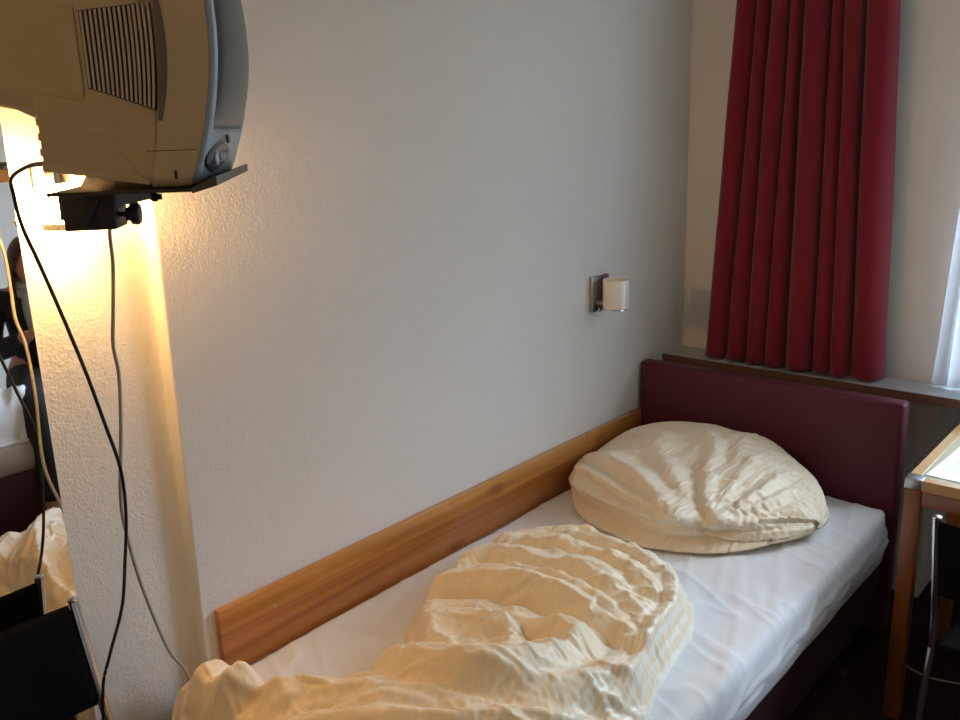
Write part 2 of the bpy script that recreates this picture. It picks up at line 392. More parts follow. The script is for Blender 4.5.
# mattress with its fitted sheet
nx, ny = 130, 260
x0, x1, y0, y1, z0, z1 = .0225, .945, .85, 2.852, .316, .468
def mattress(name, x0, x1, y0, y1, z0, z1, m, nx, ny, wr=True, R=.045):
    prof = []   # closed loop in cross-section parameters: top grid wrapped down all round
    us = np.concatenate([np.linspace(-.20, 0, 16)[:-1], np.linspace(0, 1, nx), np.linspace(1, 1.20, 16)[1:]])
    vs = np.concatenate([np.linspace(-.20, 0, 16)[:-1], np.linspace(0, 1, ny), np.linspace(1, 1.20, 16)[1:]])
    U, V = np.meshgrid(us, vs, indexing='ij')
    def side(t, lo, hi):        # t in [-.2, 1.2] -> position, drop amount 0..1, outward sign
        pos = lo+np.clip(t, 0, 1)*(hi-lo)
        drop = np.where(t < 0, -t/.20, np.where(t > 1, (t-1)/.20, 0))
        return pos, drop
    X, du = side(U, x0, x1); Y, dv = side(V, y0, y1)
    hgt = z1-z0; drop = np.minimum(1, np.maximum(du, dv))
    # rounded upper edge: push in near the top
    dx = np.minimum(X-x0, x1-X); dy = np.minimum(Y-y0, y1-Y)
    q = np.minimum(np.where(du > 0, 0, np.minimum((X-x0)*3.5+(.0), x1-X)+0*dx), np.where(dv > 0, 0, dy)); e = np.clip(1-q/R, 0, 1)
    Z = z1-R*.55*(1-np.sqrt(np.clip(1-e*e, 0, 1)))-drop*(hgt-.55*R)
    # vertical corner rounding
    cx = np.clip((R*1.6-dx)/(R*1.6), 0, 1); cy = np.clip((R*1.6-dy)/(R*1.6), 0, 1); L = np.hypot(cx, cy); k = np.where(L > 1, 1-1/np.maximum(L, 1e-6), 0)
    sx = np.where(X < (x0+x1)/2, 1, -1); sy = np.where(Y < (y0+y1)/2, 1, -1)
    X = X+sx*cx*k*R*1.6; Y = Y+sy*cy*k*R*1.6
    bul = np.sin(PI*drop)*.010
    X = X-sx*bul*(du > 0); Y = Y-sy*bul*(dv > 0)
    if wr:
        # sheet wrinkles: long shallow tension folds plus diagonal drag folds on the long side
        n1 = vnoise(X+.35*Y, Y-.3*X, 9, 2.0, 3, 3); n2 = vnoise(X-.5*Y, Y+.4*X, 3, 14, 5, 2)
        rid = (1-np.abs(2*n1-1))**4; rid2 = (1-np.abs(2*n2-1))**5
        Z = Z+(.0055*rid+.004*rid2+.007*(vnoise(X, Y, 3, 3, 8)-.5))*(drop < .02)
        sd = (du > .02)*(X > (x0+x1)/2)
        f = np.maximum(0, np.sin((Y*1.0+drop*.30)*34+4*vnoise(X, Y, 2, 2, 9)))**3
        X = X+sd*(.007*f*np.sin(PI*np.clip(drop*1.1, 0, 1))+.004*(vnoise(Y, Z, 12, 8, 4)-.5))
        # the hem seam that runs along the side and climbs towards the head
        seam = .30+.25*np.clip((2.75-Y)/1.9, 0, 1)
        X = X+sd*.0075*np.exp(-((drop-seam)/.035)**2)-sd*.005*np.exp(-((drop-seam-.10)/.04)**2)
        Z = Z-sd*.012*vnoise(Y, Y*0, 7, 1, 2)*(drop > .9)
    n, mm = X.shape; V3 = np.stack([X, Y, Z], -1).reshape(-1, 3); F = [f[::-1] for f in grid_faces(n, mm)]
    ring = [i*mm for i in range(n)]+[(n-1)*mm+j for j in range(1, mm)]+[i*mm+mm-1 for i in range(n-2, -1, -1)]+[j for j in range(mm-2, 0, -1)]
    F.append(ring)
    return mesh_obj(name, V3, F, m)
mt = tag(mattress('mattress', x0, x1, y0, y1, z0, z1, M['sheet'], nx, ny), 'mattress in a white fitted sheet on the burgundy bed', 'mattress')

# wooden guard board along the wall
gb = thing('guard_board', 'honey coloured pine board fixed to the wall beside the bed', 'wall board', (0, .99, .468))
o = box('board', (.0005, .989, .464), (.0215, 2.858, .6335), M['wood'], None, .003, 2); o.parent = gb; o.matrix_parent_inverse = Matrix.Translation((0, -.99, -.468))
for yy in (1.139, 2.65):
    o = lathe('screw', [(0, 0), (.0045, 0), (.004, .0012), (0, .0016)], M['brushed'], None, 16, Matrix.Translation((.0212, yy, .584)) @ Matrix.Rotation(PI/2, 4, 'Y'))
    o.parent = gb; o.matrix_parent_inverse = Matrix.Translation((0, -.99, -.468))

# ------------------------------------------------------------------ pillow
def pillow():
    nu, nv = 190, 200
    u = np.arange(nu)/nu*2*PI; v = np.linspace(-1, 1, nv)
    U, V = np.meshgrid(u, v, indexing='ij')
    hw = .415
    # cross-section grows from the closed ends
    prof = np.where(V < 0, (1-np.abs(V)**3.8)**.42, (1-np.abs(V)**2.8)**.48)
    ca, sa = np.cos(U), np.sin(U)
    sq = lambda t, p: np.sign(t)*np.abs(t)**p
    yr = .325*(.80+.20*(1-V*V)); yy = sq(ca, .80)*yr*prof
    top = .098+.020*np.cos(1.9*(V+.25)); zz = np.where(sa > 0, sq(sa, .72)*top, sq(sa, .5)*.062)*prof
    X = V*hw; Y = yy; Z = zz
    # higher towards the head end and the wall side, slumped at the right front
    Z = Z+.055*np.clip((Y+.05)/.33, 0, 1)*prof*(sa > -.2)*np.where(sa > 0, 1, .5)
    Z = Z-.040*np.clip(V-.15, 0, 1)*(sa > 0)*prof
    Y = Y+.11*np.clip(V-.15, 0, 1)**1.3*np.clip(-ca+.2, 0, 1)-.015*np.clip(.4-np.abs(V-.25), 0, 1)*(ca < 0)
    P = np.stack([X, Y, Z], -1)
    # direction of crush: more cloth than room near the right-hand front and around the girth
    girth = 1.07+.14*np.exp(-((V-.55)/.4)**2)*(.5+.5*np.clip(-ca, -1, 1))+.05*vnoise(U, V, 1.2, 2.0, 11)
    length = 1.07+.15*np.exp(-((V-.45)/.5)**2)*np.exp(-((U-2.3)/1.3)**2)+.10*vnoise(U, V, 1.5, 1.5, 12)
    nrm = np.stack([V*.3, ca, sa], -1); nrm /= np.linalg.norm(nrm, axis=-1, keepdims=True)
    seed = vnoise(U*1.6+V*2.2, V*1.6-U*1.0, 1.3, 1.3, 21, 2)-.5
    P0 = P+nrm*(seed*.026)[..., None]
    # hand placed long folds: (u, v) polylines fanning out from the bunched knot at the right front
    knot = (2.75, .50)
    for (uu, vv, wd, ht) in [(1.0, .15, .05, .010), (1.25, .35, .05, .012), (1.55, .62, .05, .012), (2.1, -.2, .06, .012), (2.5, -.5, .05, .014), (2.85, -.75, .05, .012), (1.0, .6, .045, .010), (1.7, .85, .05, .012), (2.2, .9, .05, .010), (1.9, -.55, .06, .010)]:
        pts = [knot, ((knot[0]+uu)/2+.12, (knot[1]+vv)/2+.03), (uu, vv)]
        d, T, S = dist_line(U*.33, V, [(a*.33, b) for a, b in pts])
        P0 += nrm*(2.0*ht*np.exp(-(d/wd)**2)*(1-T*.8)*np.clip(T*6, .3, 1)-.55*ht*np.exp(-((d-wd*1.6)/wd)**2)*(1-T)*(S > 0))[..., None]
    for pts, wd, ht in [([(3.05, -.85), (2.9, -.45), (2.95, 0), (2.8, .4)], .030, .016), ([(2.6, -.92), (2.45, -.6), (2.6, -.2), (2.7, .3)], .040, .014), ([(2.1, -.95), (2.0, -.6), (2.25, -.1), (2.6, .35)], .045, .014),
                        ([(1.3, -.8), (1.5, -.4), (1.9, 0), (2.5, .42)], .045, .013), ([(1.0, -.35), (1.3, 0), (1.8, .25), (2.5, .45)], .040, .014), ([(1.2, .75), (1.6, .7), (2.1, .65), (2.6, .55)], .035, .014), ([(1.9, .95), (2.2, .85), (2.6, .65)], .030, .012)]:
        d, T, S = dist_line(U*.33, V, [(a*.33, b) for a, b in pts])
        P0 += nrm*(ht*np.exp(-(d/wd)**2)*np.sin(PI*np.clip(T*.9+.05, 0, 1))-.5*ht*np.exp(-((d-wd*1.7)/wd)**2)*np.sin(PI*T))[..., None]
    d = np.hypot((U-knot[0])*.33, V-knot[1]); P0 -= nrm*(.030*np.exp(-(d/.06)**2))[..., None]
    # hem fold running along the front bottom edge
    hem = np.exp(-((U-3.42)/.10)**2)*np.exp(-((V-.0)/.75)**6); P0[..., 1] -= .038*hem; P0[..., 2] -= .012*hem
    hem2 = np.exp(-((U-3.22)/.07)**2); P0[..., 1] += .020*hem2*(np.abs(V) < .8)
    W = np.ones_like(U); W[:, 0] = W[:, -1] = .0
    G = P0.copy()
    R_ = relax(P0, W, girth, length, 170, guide=G, kg=.020, bend=.30, wrap=True)
    R_[..., 2] = np.maximum(R_[..., 2], -.060+.0)
    return R_
PP = pillow()
V3 = PP.reshape(-1, 3); ang = -.07; ca, sa = math.cos(ang), math.sin(ang)
W3 = np.stack([.437+V3[:, 0]*ca-V3[:, 1]*sa, 2.495+V3[:, 0]*sa+V3[:, 1]*ca, .524+V3[:, 2]], -1)
W3[:, 1] = np.minimum(W3[:, 1], 2.858); W3[:, 0] = np.maximum(W3[:, 0], .026)
W3[:, 2] = np.maximum(W3[:, 2], .4705)
pil = mesh_obj('pillow', W3, grid_faces(PP.shape[0], PP.shape[1], True), M['pillow'])
tag(pil, 'plump cream cotton pillow leaning on the burgundy headboard', 'pillow')

# ------------------------------------------------------------------ duvet
OUT = [(.150, 1.84), (.190, 1.965), (.280, 2.045), (.400, 2.045), (.520, 2.010), (.640, 1.975), (.735, 1.905), (.790, 1.815), (.812, 1.69), (.838, 1.56), (.868, 1.47), (.882, 1.40), (.870, 1.28),
       (.925, 1.17), (1.005, 1.05), (1.015, .95), (.93, .84), (.80, .800), (.55, .790), (.30, .785), (.16, .778), (.075, .79), (.030, .835), (.014, .895), (.030, .955), (.085, 1.005), (.140, .985),
       (.205, .975), (.265, .985), (.312, 1.035), (.340, 1.10), (.318, 1.20), (.325, 1.285), (.262, 1.34), (.220, 1.42), (.190, 1.50), (.165, 1.60), (.150, 1.70), (.138, 1.78)]
def duvet():
    st = .0056
    xs = np.arange(-.01, 1.06, st); ys = np.arange(.73, 2.09, st)
    X, Y = np.meshgrid(xs, ys, indexing='ij')
    sp = [tuple(p)[:2] for p in smooth_path([(a, b, 0) for a, b in OUT]+[(OUT[0][0], OUT[0][1], 0)], 5)][:-1]
    D = sdf_poly(X, Y, sp)+.012*(vnoise(X, Y, 14, 14, 2)-.5)
    ed = np.clip(D/.075, 0, 1); dome = np.sqrt(np.clip(1-(1-ed)**2, 0, 1))
    h = dome*(.062+.050*vnoise(X, Y, 3.2, 3.2, 6)+.030*np.clip(D/.25, 0, 1))
    h *= 1-.38*np.clip((.17-X)/.10, 0, 1)*(Y < 1.1)
    # flatter to the head-side corner, thinner satin hem towards the aisle side
    h *= 1-.30*np.exp(-(((X-.80)/.10)**2+((Y-1.55)/.25)**2))
    def ridge(pts, ht, w, side=0, asym=2.2, dip=.45):
        P = [tuple(p)[:2] for p in smooth_path([(a, b, 0) for a, b in pts], 6)]
        d, T, S = dist_line(X, Y, P)
        env = np.sin(PI*np.clip(T*.86+.07, 0, 1))**.7
        ww = np.where(S*side > 0, w*asym, w) if side else w
        r = ht*np.exp(-(d/ww)**1.6)*env
        v = -dip*ht*np.exp(-((d-w*1.7)/(w*.7))**2)*env*((S*side <= 0) if side else 1)
        return (r+v)*np.clip(D/.04, 0, 1)
    R = [([(.225, 1.44), (.30, 1.50), (.442, 1.555), (.609, 1.584), (.771, 1.608)], .050, .030, 1),
         ([(.190, 1.58), (.262, 1.68), (.454, 1.70), (.627, 1.70), (.777, 1.66)], .034, .026, 1),
         ([(.150, 1.82), (.302, 1.795), (.502, 1.83), (.695, 1.785)], .030, .028, 1),
         ([(.36, 1.18), (.50, 1.15), (.640, 1.20), (.690, 1.33), (.690, 1.46), (.66, 1.55)], .040, .030, 1),
         ([(.40, 1.00), (.53, 1.06), (.650, 1.17), (.760, 1.33), (.820, 1.50), (.79, 1.70)], .046, .034, 1),
         ([(.36, 1.10), (.42, 1.16), (.50, 1.165), (.603, 1.22)], .026, .020, -1),
         ([(.50, 1.32), (.576, 1.443), (.696, 1.456)], .030, .020, 1),
         ([(.38, 1.36), (.47, 1.40), (.58, 1.37), (.62, 1.29)], .026, .022, -1),
         ([(.27, 1.38), (.36, 1.33), (.44, 1.28), (.55, 1.27)], .022, .020, 1),
         ([(.06, .90), (.14, .88), (.22, .91), (.30, .945), (.36, 1.0)], .030, .035, 0),
         ([(.12, .99), (.125, .92), (.10, .83)], .024, .022, 0),
         ([(.235, .97), (.225, .91), (.20, .83)], .034, .024, 0),
         ([(.30, .94), (.45, .93), (.60, 1.0), (.75, 1.13), (.86, 1.27)], .046, .034, 1),
         ([(.36, .84), (.55, .87), (.75, .95), (.92, 1.08)], .050, .045, 0),
         ([(.30, 1.93), (.42, 1.90), (.56, 1.90), (.70, 1.85)], .022, .020, 1),
         ([(.34, 2.0), (.48, 1.97), (.62, 1.925)], .014, .014, 1),
         ([(.33, 1.62), (.46, 1.63), (.60, 1.645), (.72, 1.635)], .018, .016, 1),
         ([(.30, 1.74), (.44, 1.76), (.60, 1.76)], .018, .015, -1),
         ([(.68, 1.90), (.755, 1.78), (.785, 1.62), (.83, 1.47), (.84, 1.36)], .016, .018, 0)]
    for pts, ht, w, sd in R: h = h+ridge(pts, ht, w, sd)
    # directional crumple, warped so that it follows the swirl of the big folds
    wx = X+.06*vnoise(X, Y, 5, 5, 31); wy = Y+.06*vnoise(X, Y, 5, 5, 32)
    c1 = vnoise(wx*.55+wy*.75, wy*.75-wx*.65, 7, 20, 33, 2); c2 = vnoise(wx-wy*.3, wy+wx*.3, 12, 9, 34, 3)
    h = h+(.016*(1-np.abs(2*c1-1))**2+.014*(c2-.5))*np.clip(D/.05, 0, 1)
    over = np.maximum(np.maximum(X-.930, 0), np.maximum(.862-Y, 0)); inb = np.clip(1-over/.02, 0, 1)
    base = .462-(1-inb)*.0
    # past the mattress edge the duvet sags down over it
    sag = np.clip(over/.03, 0, 1)*(.05+.6*np.maximum(over-.02, 0))
    Z = base+h-sag
    edge = np.clip(-D/.012, 0, 1)
    low = np.where(over > .004, .33, .455)
    Z = np.where(D < 0, (base+h-sag)*(1-edge)+low*edge, Z)
    P = np.stack([X, Y, Z], -1)
    act = np.clip(D/.02, 0, 1); W = act*1.0
    ru = 1.07+.13*vnoise(X, Y, 4, 4, 41)*np.clip(D/.08, 0, 1); rv = 1.07+.15*vnoise(X, Y, 4, 4, 42)*np.clip(D/.08, 0, 1)
    P2 = P.copy(); P2[..., 2] += .006*(vnoise(X, Y, 30, 30, 50, 2)-.5)*act
    Q = relax(P2, W, ru, rv, 130, guide=P, kg=.03, bend=.16)
    hemd, _, _ = dist_line(X, Y, [(.640, 1.975), (.735, 1.905), (.790, 1.815), (.812, 1.69), (.838, 1.56), (.868, 1.47), (.882, 1.40), (.870, 1.28), (.925, 1.17)])
    keep = D > -.014
    n, mm = X.shape; F = []
    K = keep
    for i in range(n-1):
        for j in range(mm-1):
            if K[i, j] and K[i+1, j] and K[i+1, j+1] and K[i, j+1]: F.append((i*mm+j, (i+1)*mm+j, (i+1)*mm+j+1, i*mm+j+1))
    return Q.reshape(-1, 3), F, hemd.reshape(-1), keep.reshape(-1)
DV, DF, DH, DK = duvet()
idx = -np.ones(len(DV), int); used = np.zeros(len(DV), bool)
for f in DF: used[list(f)] = True
idx[used] = np.arange(used.sum())
DFF = [tuple(idx[list(f)]) for f in DF]
# close it underneath: the same outline one layer lower
top = DV[used]; n0 = len(top)
from collections import Counter
ec = Counter()
for f in DFF:
    for a, b in zip(f, f[1:]+f[:1]): ec[(a, b)] += 1
bnd = [(a, b) for (a, b) in ec if (b, a) not in ec]
bot = top.copy(); bot[:, 2] = np.minimum(top[:, 2]-.004, np.where((top[:, 0] > .935) | (top[:, 1] < .857), .32, .460))
under = [tuple(i+n0 for i in f[::-1]) for f in DFF]; sides = [(b, a, a+n0, b+n0) for a, b in bnd]
duv = mesh_obj('duvet', np.concatenate([top, bot]), [f for f in DFF]+under+sides, M['duvet'])
tag(duv, 'rumpled cream duvet with satin striped hem on the bed by the wall board', 'duvet')
at = duv.data.attributes.new('hem_distance', 'FLOAT', 'POINT'); hd = np.concatenate([DH[used], DH[used]]); at.data.foreach_set('value', hd.astype(np.float32))

# ------------------------------------------------------------------ wall sconce
sc = thing('wall_sconce', 'unlit reading lamp with white cylinder shade on the wall above the bed', 'wall lamp', (0, 2.585, 1.125))
box('back_plate', (.0005, -.052, -.062), (.013, .052, .060), M['brushed'], sc, .002)
lathe('arm', [(0, 0), (.012, 0), (.012, .05), (0, .05)], M['chrome'], sc, 20, Matrix.Translation((.012, 0, -.035)) @ Matrix.Rotation(PI/2, 4, 'Y'))
lathe('lamp_shade', [(.0405, -.047), (.0435, -.047), (.0445, -.044), (.0445, .049), (.0435, .051), (.0415, .051), (.0405, .049), (.0405, -.047)], M['porcelain'], sc, 48, Matrix.Translation((.074, 0, 0)), True)
lathe('lamp_holder', [(0, -.052), (.039, -.052), (.039, -.046), (.012, -.044), (.012, .01), (0, .01)], M['chrome'], sc, 32, Matrix.Translation((.074, 0, 0)))
tube('switch', [(.0135, -.030, -.052), (.026, -.030, -.052)], .006, M['blackplastic'], sc, 12, 1, False)
tube('switch_ring', [(.026, -.030, -.052), (.031, -.030, -.052)], .0062, M['chrome'], sc, 12, 1, False)

# ------------------------------------------------------------------ curtains
def curtain(name, zt, zb, lobes_b, lobes_t, yc, amp_b, amp_t, m, nz=60, per=26, lean=.012):
    n = (len(lobes_b)-1)*per+1; V = []; th = .0022
    for side in (0, 1):
        for k in range(nz):
            t = k/(nz-1); z = zt+(zb-zt)*t; tb = t**.85
            for i in range(n):
                L = min(i//per, len(lobes_b)-2); f = (i-L*per)/per
                xb = lobes_b[L]+(lobes_b[L+1]-lobes_b[L])*f; xt = lobes_t[L]+(lobes_t[L+1]-lobes_t[L])*f
                x = xt+(xb-xt)*tb
                a = amp_t[L]+(amp_b[L]-amp_t[L])*tb
                s = math.sin(PI*f); y = yc-a*(s**.75)+.5*a
                # each fold leans over its neighbour a little
                x -= lean*math.sin(2*PI*f)*(.4+.6*tb)+.004*noise.noise(Vector((i*.05, z*2.2, 0)))
                y += .007*noise.noise(Vector((i*.09, z*1.6, 3)))
                V.append((x, y+(th if side else 0), z+(.0045*noise.noise(Vector((i*.06, 5, 5)))*t)))
    F = grid_faces(nz, n); off = nz*n
    F2 = [tuple(i+off for i in f[::-1]) for f in F]
    S = []
    for k in range(nz-1):
        a, b = k*n, (k+1)*n; S.append((a, a+off, b+off, b)); a, b = k*n+n-1, (k+1)*n+n-1; S.append((a, b, b+off, a+off))
    for i in range(n-1):
        S.append((i, i+1, i+1+off, i+off)); a = (nz-1)*n+i; S.append((a, a+off, a+1+off, a+1))
    return mesh_obj(name, V, F+F2+S, m)
lb = [.155, .245, .323, .397, .466, .575, .637, .699, .805]
lt = [.243, .318, .352, .428, .455, .550, .580, .640, .735]
cu = curtain('red_curtain', 2.40, .8165, lb, lt, 3.105, [.085, .080, .095, .080, .110, .075, .090, .085], [.055, .03, .06, .035, .07, .03, .06, .055], M['curtain'])
tag(cu, 'long wine red pleated curtain hanging to the window sill', 'curtain')
nb = [.950+i*.046 for i in range(8)]; ntp = [1.035+i*.040 for i in range(8)]
sh = curtain('net_curtain', 2.38, .818, nb, ntp, 3.160, [.030]*7, [.022]*7, M['voile'], 50, 16, .006)
tag(sh, 'white sheer net curtain at the window right of the red curtain', 'curtain')
rail = thing('curtain_rail', 'white curtain rail under the ceiling above the red curtain', 'curtain rail', (1.4, 3.13, 2.41))
box('rail', (-1.3, -.04, 0), (1.5, .05, .02), M['frame'], rail, .003)
for bx in (-1.2, 0, 1.2): box('bracket', (bx-.015, -.03, .02), (bx+.015, .08, .04), M['frame'], rail)

# ------------------------------------------------------------------ desk
dk = thing('desk', 'wooden desk with pale inlaid top standing by the window right of the bed', 'desk', (1.078, 2.452, 0))
DX, DY, DZ = .90, .56, .742
box('tabletop', (.028, .028, DZ-.022), (DX-.028, DY-.028, DZ-.001), M['lino'], dk)
for yy in (0, DY-.030): box('table_edge', (0, yy, DZ-.03), (DX, yy+.030, DZ), M['desk_edge'], dk, .0015, 1)
for xx in (0, DX-.030): box('table_edge', (xx, .030, DZ-.03), (xx+.030, DY-.030, DZ), M['desk_edge'], dk, .0015, 1)
for lx in (0, DX-.042):
    for ly in (0, DY-.042):
        box('leg', (lx, ly, 0), (lx+.042, ly+.042, DZ-.0305), M['desk_wood'], dk, .003)
box('corner_bracket', (-.0012, -.0012, DZ-.028), (.042, .042, DZ+.0012), M['brushed'], dk, .001)
for ly in (.006, DY-.026): box('apron', (.042, ly, DZ-.075), (DX-.042, ly+.02, DZ-.0305), M['desk_wood_x'], dk, .001)
for lx in (.006, DX-.026): box('apron', (lx, .042, DZ-.075), (lx+.02, DY-.042, DZ-.0305), M['desk_wood'], dk, .001)
box('shelf', (.045, .30, DZ-.16), (.50, DY-.045, DZ-.145), M['desk_wood_x'], dk, .001)
box('shelf_side', (.045, .30, DZ-.145), (.060, DY-.045, DZ-.0755), M['desk_wood'], dk)
pp = thing('printed_leaflet', 'white printed sheet of paper lying on the desk corner', 'paper', (1.17, 2.64, DZ+.0002), -.06)
box('sheet', (-.045, -.14, 0), (.165, .157, .0012), M['paper'], pp)
bm = bmesh.new()
for i in range(9): add_box(bm, (-.025, .115-i*.024, .0013), (.14-(i*37 % 5)*.012, .119-i*.024, .0015))
bm_obj('printed_lines', bm, M['print'], pp)

# ------------------------------------------------------------------ stacking chairs
def make_chair(name, label, loc, rz):
    """seat faces local +X, back at x=0; chrome tube frame, black back panel."""
    t = thing(name, label, 'chair', loc, rz)
    W = .225
    for s in (-1, 1):
        tube('back_tube', [(-.005, s*W, .815), (.018, s*W, .72), (.045, s*W, .61), (.060, s*W, .54), (.065, s*W, .45)], .0095, M['chrome'], t, 14, 8)
        tube('leg', [(.065, s*W, .455), (.02, s*(W+.004), .22), (-.03, s*(W+.008), .0)], .0095, M['chrome'], t, 14, 6)
        tube('leg', [(.42, s*(W-.01), .44), (.445, s*W, .22), (.47, s*W, .0)], .0095, M['chrome'], t, 14, 6)
        lathe('tube_cap', [(0, 0), (.0102, 0), (.0102, .004), (.006, .006), (0, .006)], M['chrome'], t, 16, Matrix.Translation((-.0055, s*W, .815)))
    tube('seat_frame', [(.42, W-.03, .458), (.24, W-.03, .458), (.085, W-.03, .458), (.075, 0, .458), (.085, -W+.03, .458), (.24, -W+.03, .458), (.42, -W+.03, .458)], .008, M['black'], t, 12, 5)
    # back panel wraps the tubes: a curved padded board
    ny_, nz_ = 28, 14; V = []
    for side in (0, 1):
        for j in range(nz_):
            f = j/(nz_-1); z = .604+f*.205
            xt = .046+(-.006-.046)*f
            for i in range(ny_):
                y = (-1+2*i/(ny_-1))*(W-.010); dip = -.022*(1-(y/W)**2)
                V.append((xt+dip+(.007 if side else -.007)*(1-abs(2*f-1)**8), y, z))
    off = ny_*nz_; F = grid_faces(nz_, ny_); F2 = [tuple(i+off for i in f[::-1]) for f in F]; S = []
    for j in range(nz_-1):
        a, b = j*ny_, (j+1)*ny_; S.append((a, a+off, b+off, b)); a += ny_-1; b += ny_-1; S.append((a, b, b+off, a+off))
    for i in range(ny_-1): S.append((i, i+1, i+1+off, i+off)); a = (nz_-1)*ny_+i; S.append((a, a+off, a+1+off, a+1))
    o = mesh_obj('backrest', V, F+F2+S, M['black'], t)
    box('seat', (.055, -W+.012, .446), (.47, W-.012, .474), M['black'], t, .012, 4)
    return t
make_chair('chair', 'black chair with chrome tube frame, its back against the wall mirror', (.063, .445, 0), .10)
make_chair('chair', 'black chair with chrome tube frame drawn up to the wooden desk', (1.475, 2.055, 0), PI/2-.06)

# ------------------------------------------------------------------ mirror
mr = thing('wall_mirror', 'tall wall mirror left of the hanging cables, reflecting a seated person', 'mirror', (-.045, .37, .3))
box('mirror_glass', (.0016, -.34, .02), (.0052, .3362, 1.85), M['mirror'], mr)
box('mirror_backing', (.0003, -.341, .019), (.0015, .3378, 1.851), M['mirror_edge'], mr)

# ------------------------------------------------------------------ television
TH = math.radians(40.5)
A = Vector((.70, .6133, 1.6355))
# local frame: +X = away from the screen's far side towards the camera side (s), +Y = screen direction (n)
n_ = Vector((math.sin(TH), math.cos(TH), 0)); s_ = Vector((math.cos(TH), -math.sin(TH), 0))
TVW, TVH = .390, .385
def tvm():
    m = Matrix.Identity(4)
    m.col[0][:3] = s_; m.col[1][:3] = n_; m.col[2][:3] = (0, 0, 1)
    o = A-s_*(TVW/2)
    m.col[3][:3] = (o.x, o.y, o.z); return m
tv = thing('television', 'taupe box television with silver front on the wall bracket', 'television'); tv.matrix_world = tvm()
hw = TVW/2
fb = lambda z: .0425*(1-((z-.19)/.195)**2)          # bulge of the front edge with height
def loft(name, rings, m, parent, capa=True, capb=True, angle=40, smooth=True):
    bm = bmesh.new(); R = [[bm.verts.new(p) for p in r] for r in rings]; n = len(R[0])
    for i in range(len(R)-1):
        for k in range(n): bm.faces.new([R[i][k], R[i][(k+1) % n], R[i+1][(k+1) % n], R[i+1][k]])
    if capa: bm.faces.new(R[0][::-1])
    if capb: bm.faces.new(R[-1])
    return bm_obj(name, bm, m, parent, angle=angle)
def rrect(hx, z0, z1, r, y, yf=None, nseg=6, ne=10):
    """rounded rectangle ring in the x-z plane; y may depend on z through yf."""
    pts = []; cs = [(hx-r, z0+r, -PI/2), (hx-r, z1-r, 0), (-hx+r, z1-r, PI/2), (-hx+r, z0+r, PI)]
    for ci, (cx, cz, a0) in enumerate(cs):
        for k in range(nseg+1):
            a = a0+PI/2*k/nseg; pts.append((cx+r*math.cos(a), cz+r*math.sin(a)))
        nx_ = cs[(ci+1) % 4]; a = a0+PI/2
        p = pts[-1]; q = (nx_[0]+r*math.cos(nx_[2]), nx_[1]+r*math.sin(nx_[2]))
        for k in range(1, ne): pts.append((p[0]+(q[0]-p[0])*k/ne, p[1]+(q[1]-p[1])*k/ne))
    return [(x, y+(yf(z) if yf else 0), z) for x, z in pts]
ysm = lambda z: -.045+.66*fb(z)      # the seam follows the bulge of the front
# front half of the cabinet
loft('cabinet_front', [rrect(hw, 0, TVH, .018, 0, ysm), rrect(hw, 0, TVH, .018, 0, lambda z: .5*(ysm(z)+fb(z))), rrect(hw, 0, TVH, .018, 0, fb)], M['tv'], tv, True, False)
# rear shell
RS = [(lambda z: ysm(z)-.0005, .004), (lambda z: ysm(z)-.015, .0085), (lambda z: -.115+.35*fb(z), .025), (lambda z: -.165, .042), (lambda z: -.22, .075), (lambda z: -.30, .120), (lambda z: -.375, .135)]
zz0 = [.004, .006, .050, .078, .100, .115, .125]; zz1 = [.004, .006, .016, .03, .055, .09, .11]; rr_ = [.018, .02, .025, .03, .04, .03, .02]
rear = [rrect(hw-RS[k][1], zz0[k], TVH-zz1[k], rr_[k], 0, RS[k][0]) for k in range(7)]+[rrect(hw-.145, .135, TVH-.12, .015, -.385)]
loft('cabinet_rear', rear, M['tv'], tv)
def flank(y, z):
    """half width of the rear shell at depth y and height z."""
    for k in range(6):
        a, b = RS[k][0](z), RS[k+1][0](z)
        if y >= b or k == 5:
            f = min(max((a-y)/(a-b), 0), 1); return hw-(RS[k][1]*(1-f)+RS[k+1][1]*f)
# lower chassis block with moulded ribs
def rib_ring(y, hx, z0, z1): return [(hx, y, z0), (hx, y, z1), (-hx, y, z1), (-hx, y, z0)]
bm = bmesh.new(); prev = None; Zs = [.034+i*(.052/8) for i in range(9)]
# ribbed block: stack of thin slabs, every other one slightly inset
for i in range(10):
    za = .003+i*.0090; zb_ = za+(.0066 if i % 2 == 0 else .0090); zb_ = za+.0090; ins = .0018*(i % 2)
    ya = -.172
    add_box(bm, (-hw+.026+ins, ya+ins, za), (hw-.026-ins, -.046, zb_))
bmesh.ops.transform(bm, matrix=Matrix(((1, 0, 0, 0), (0, 1, 0, 0), (0, -.16, 1, -.006), (0, 0, 0, 1))), verts=bm.verts)
for v in bm.verts:
    if v.co.y > -.1: v.co.x *= (hw-.012)/(hw-.026)
    if v.co.z < .001: v.co.z = .001
bm_obj('lower_housing', bm, M['tv'], tv)
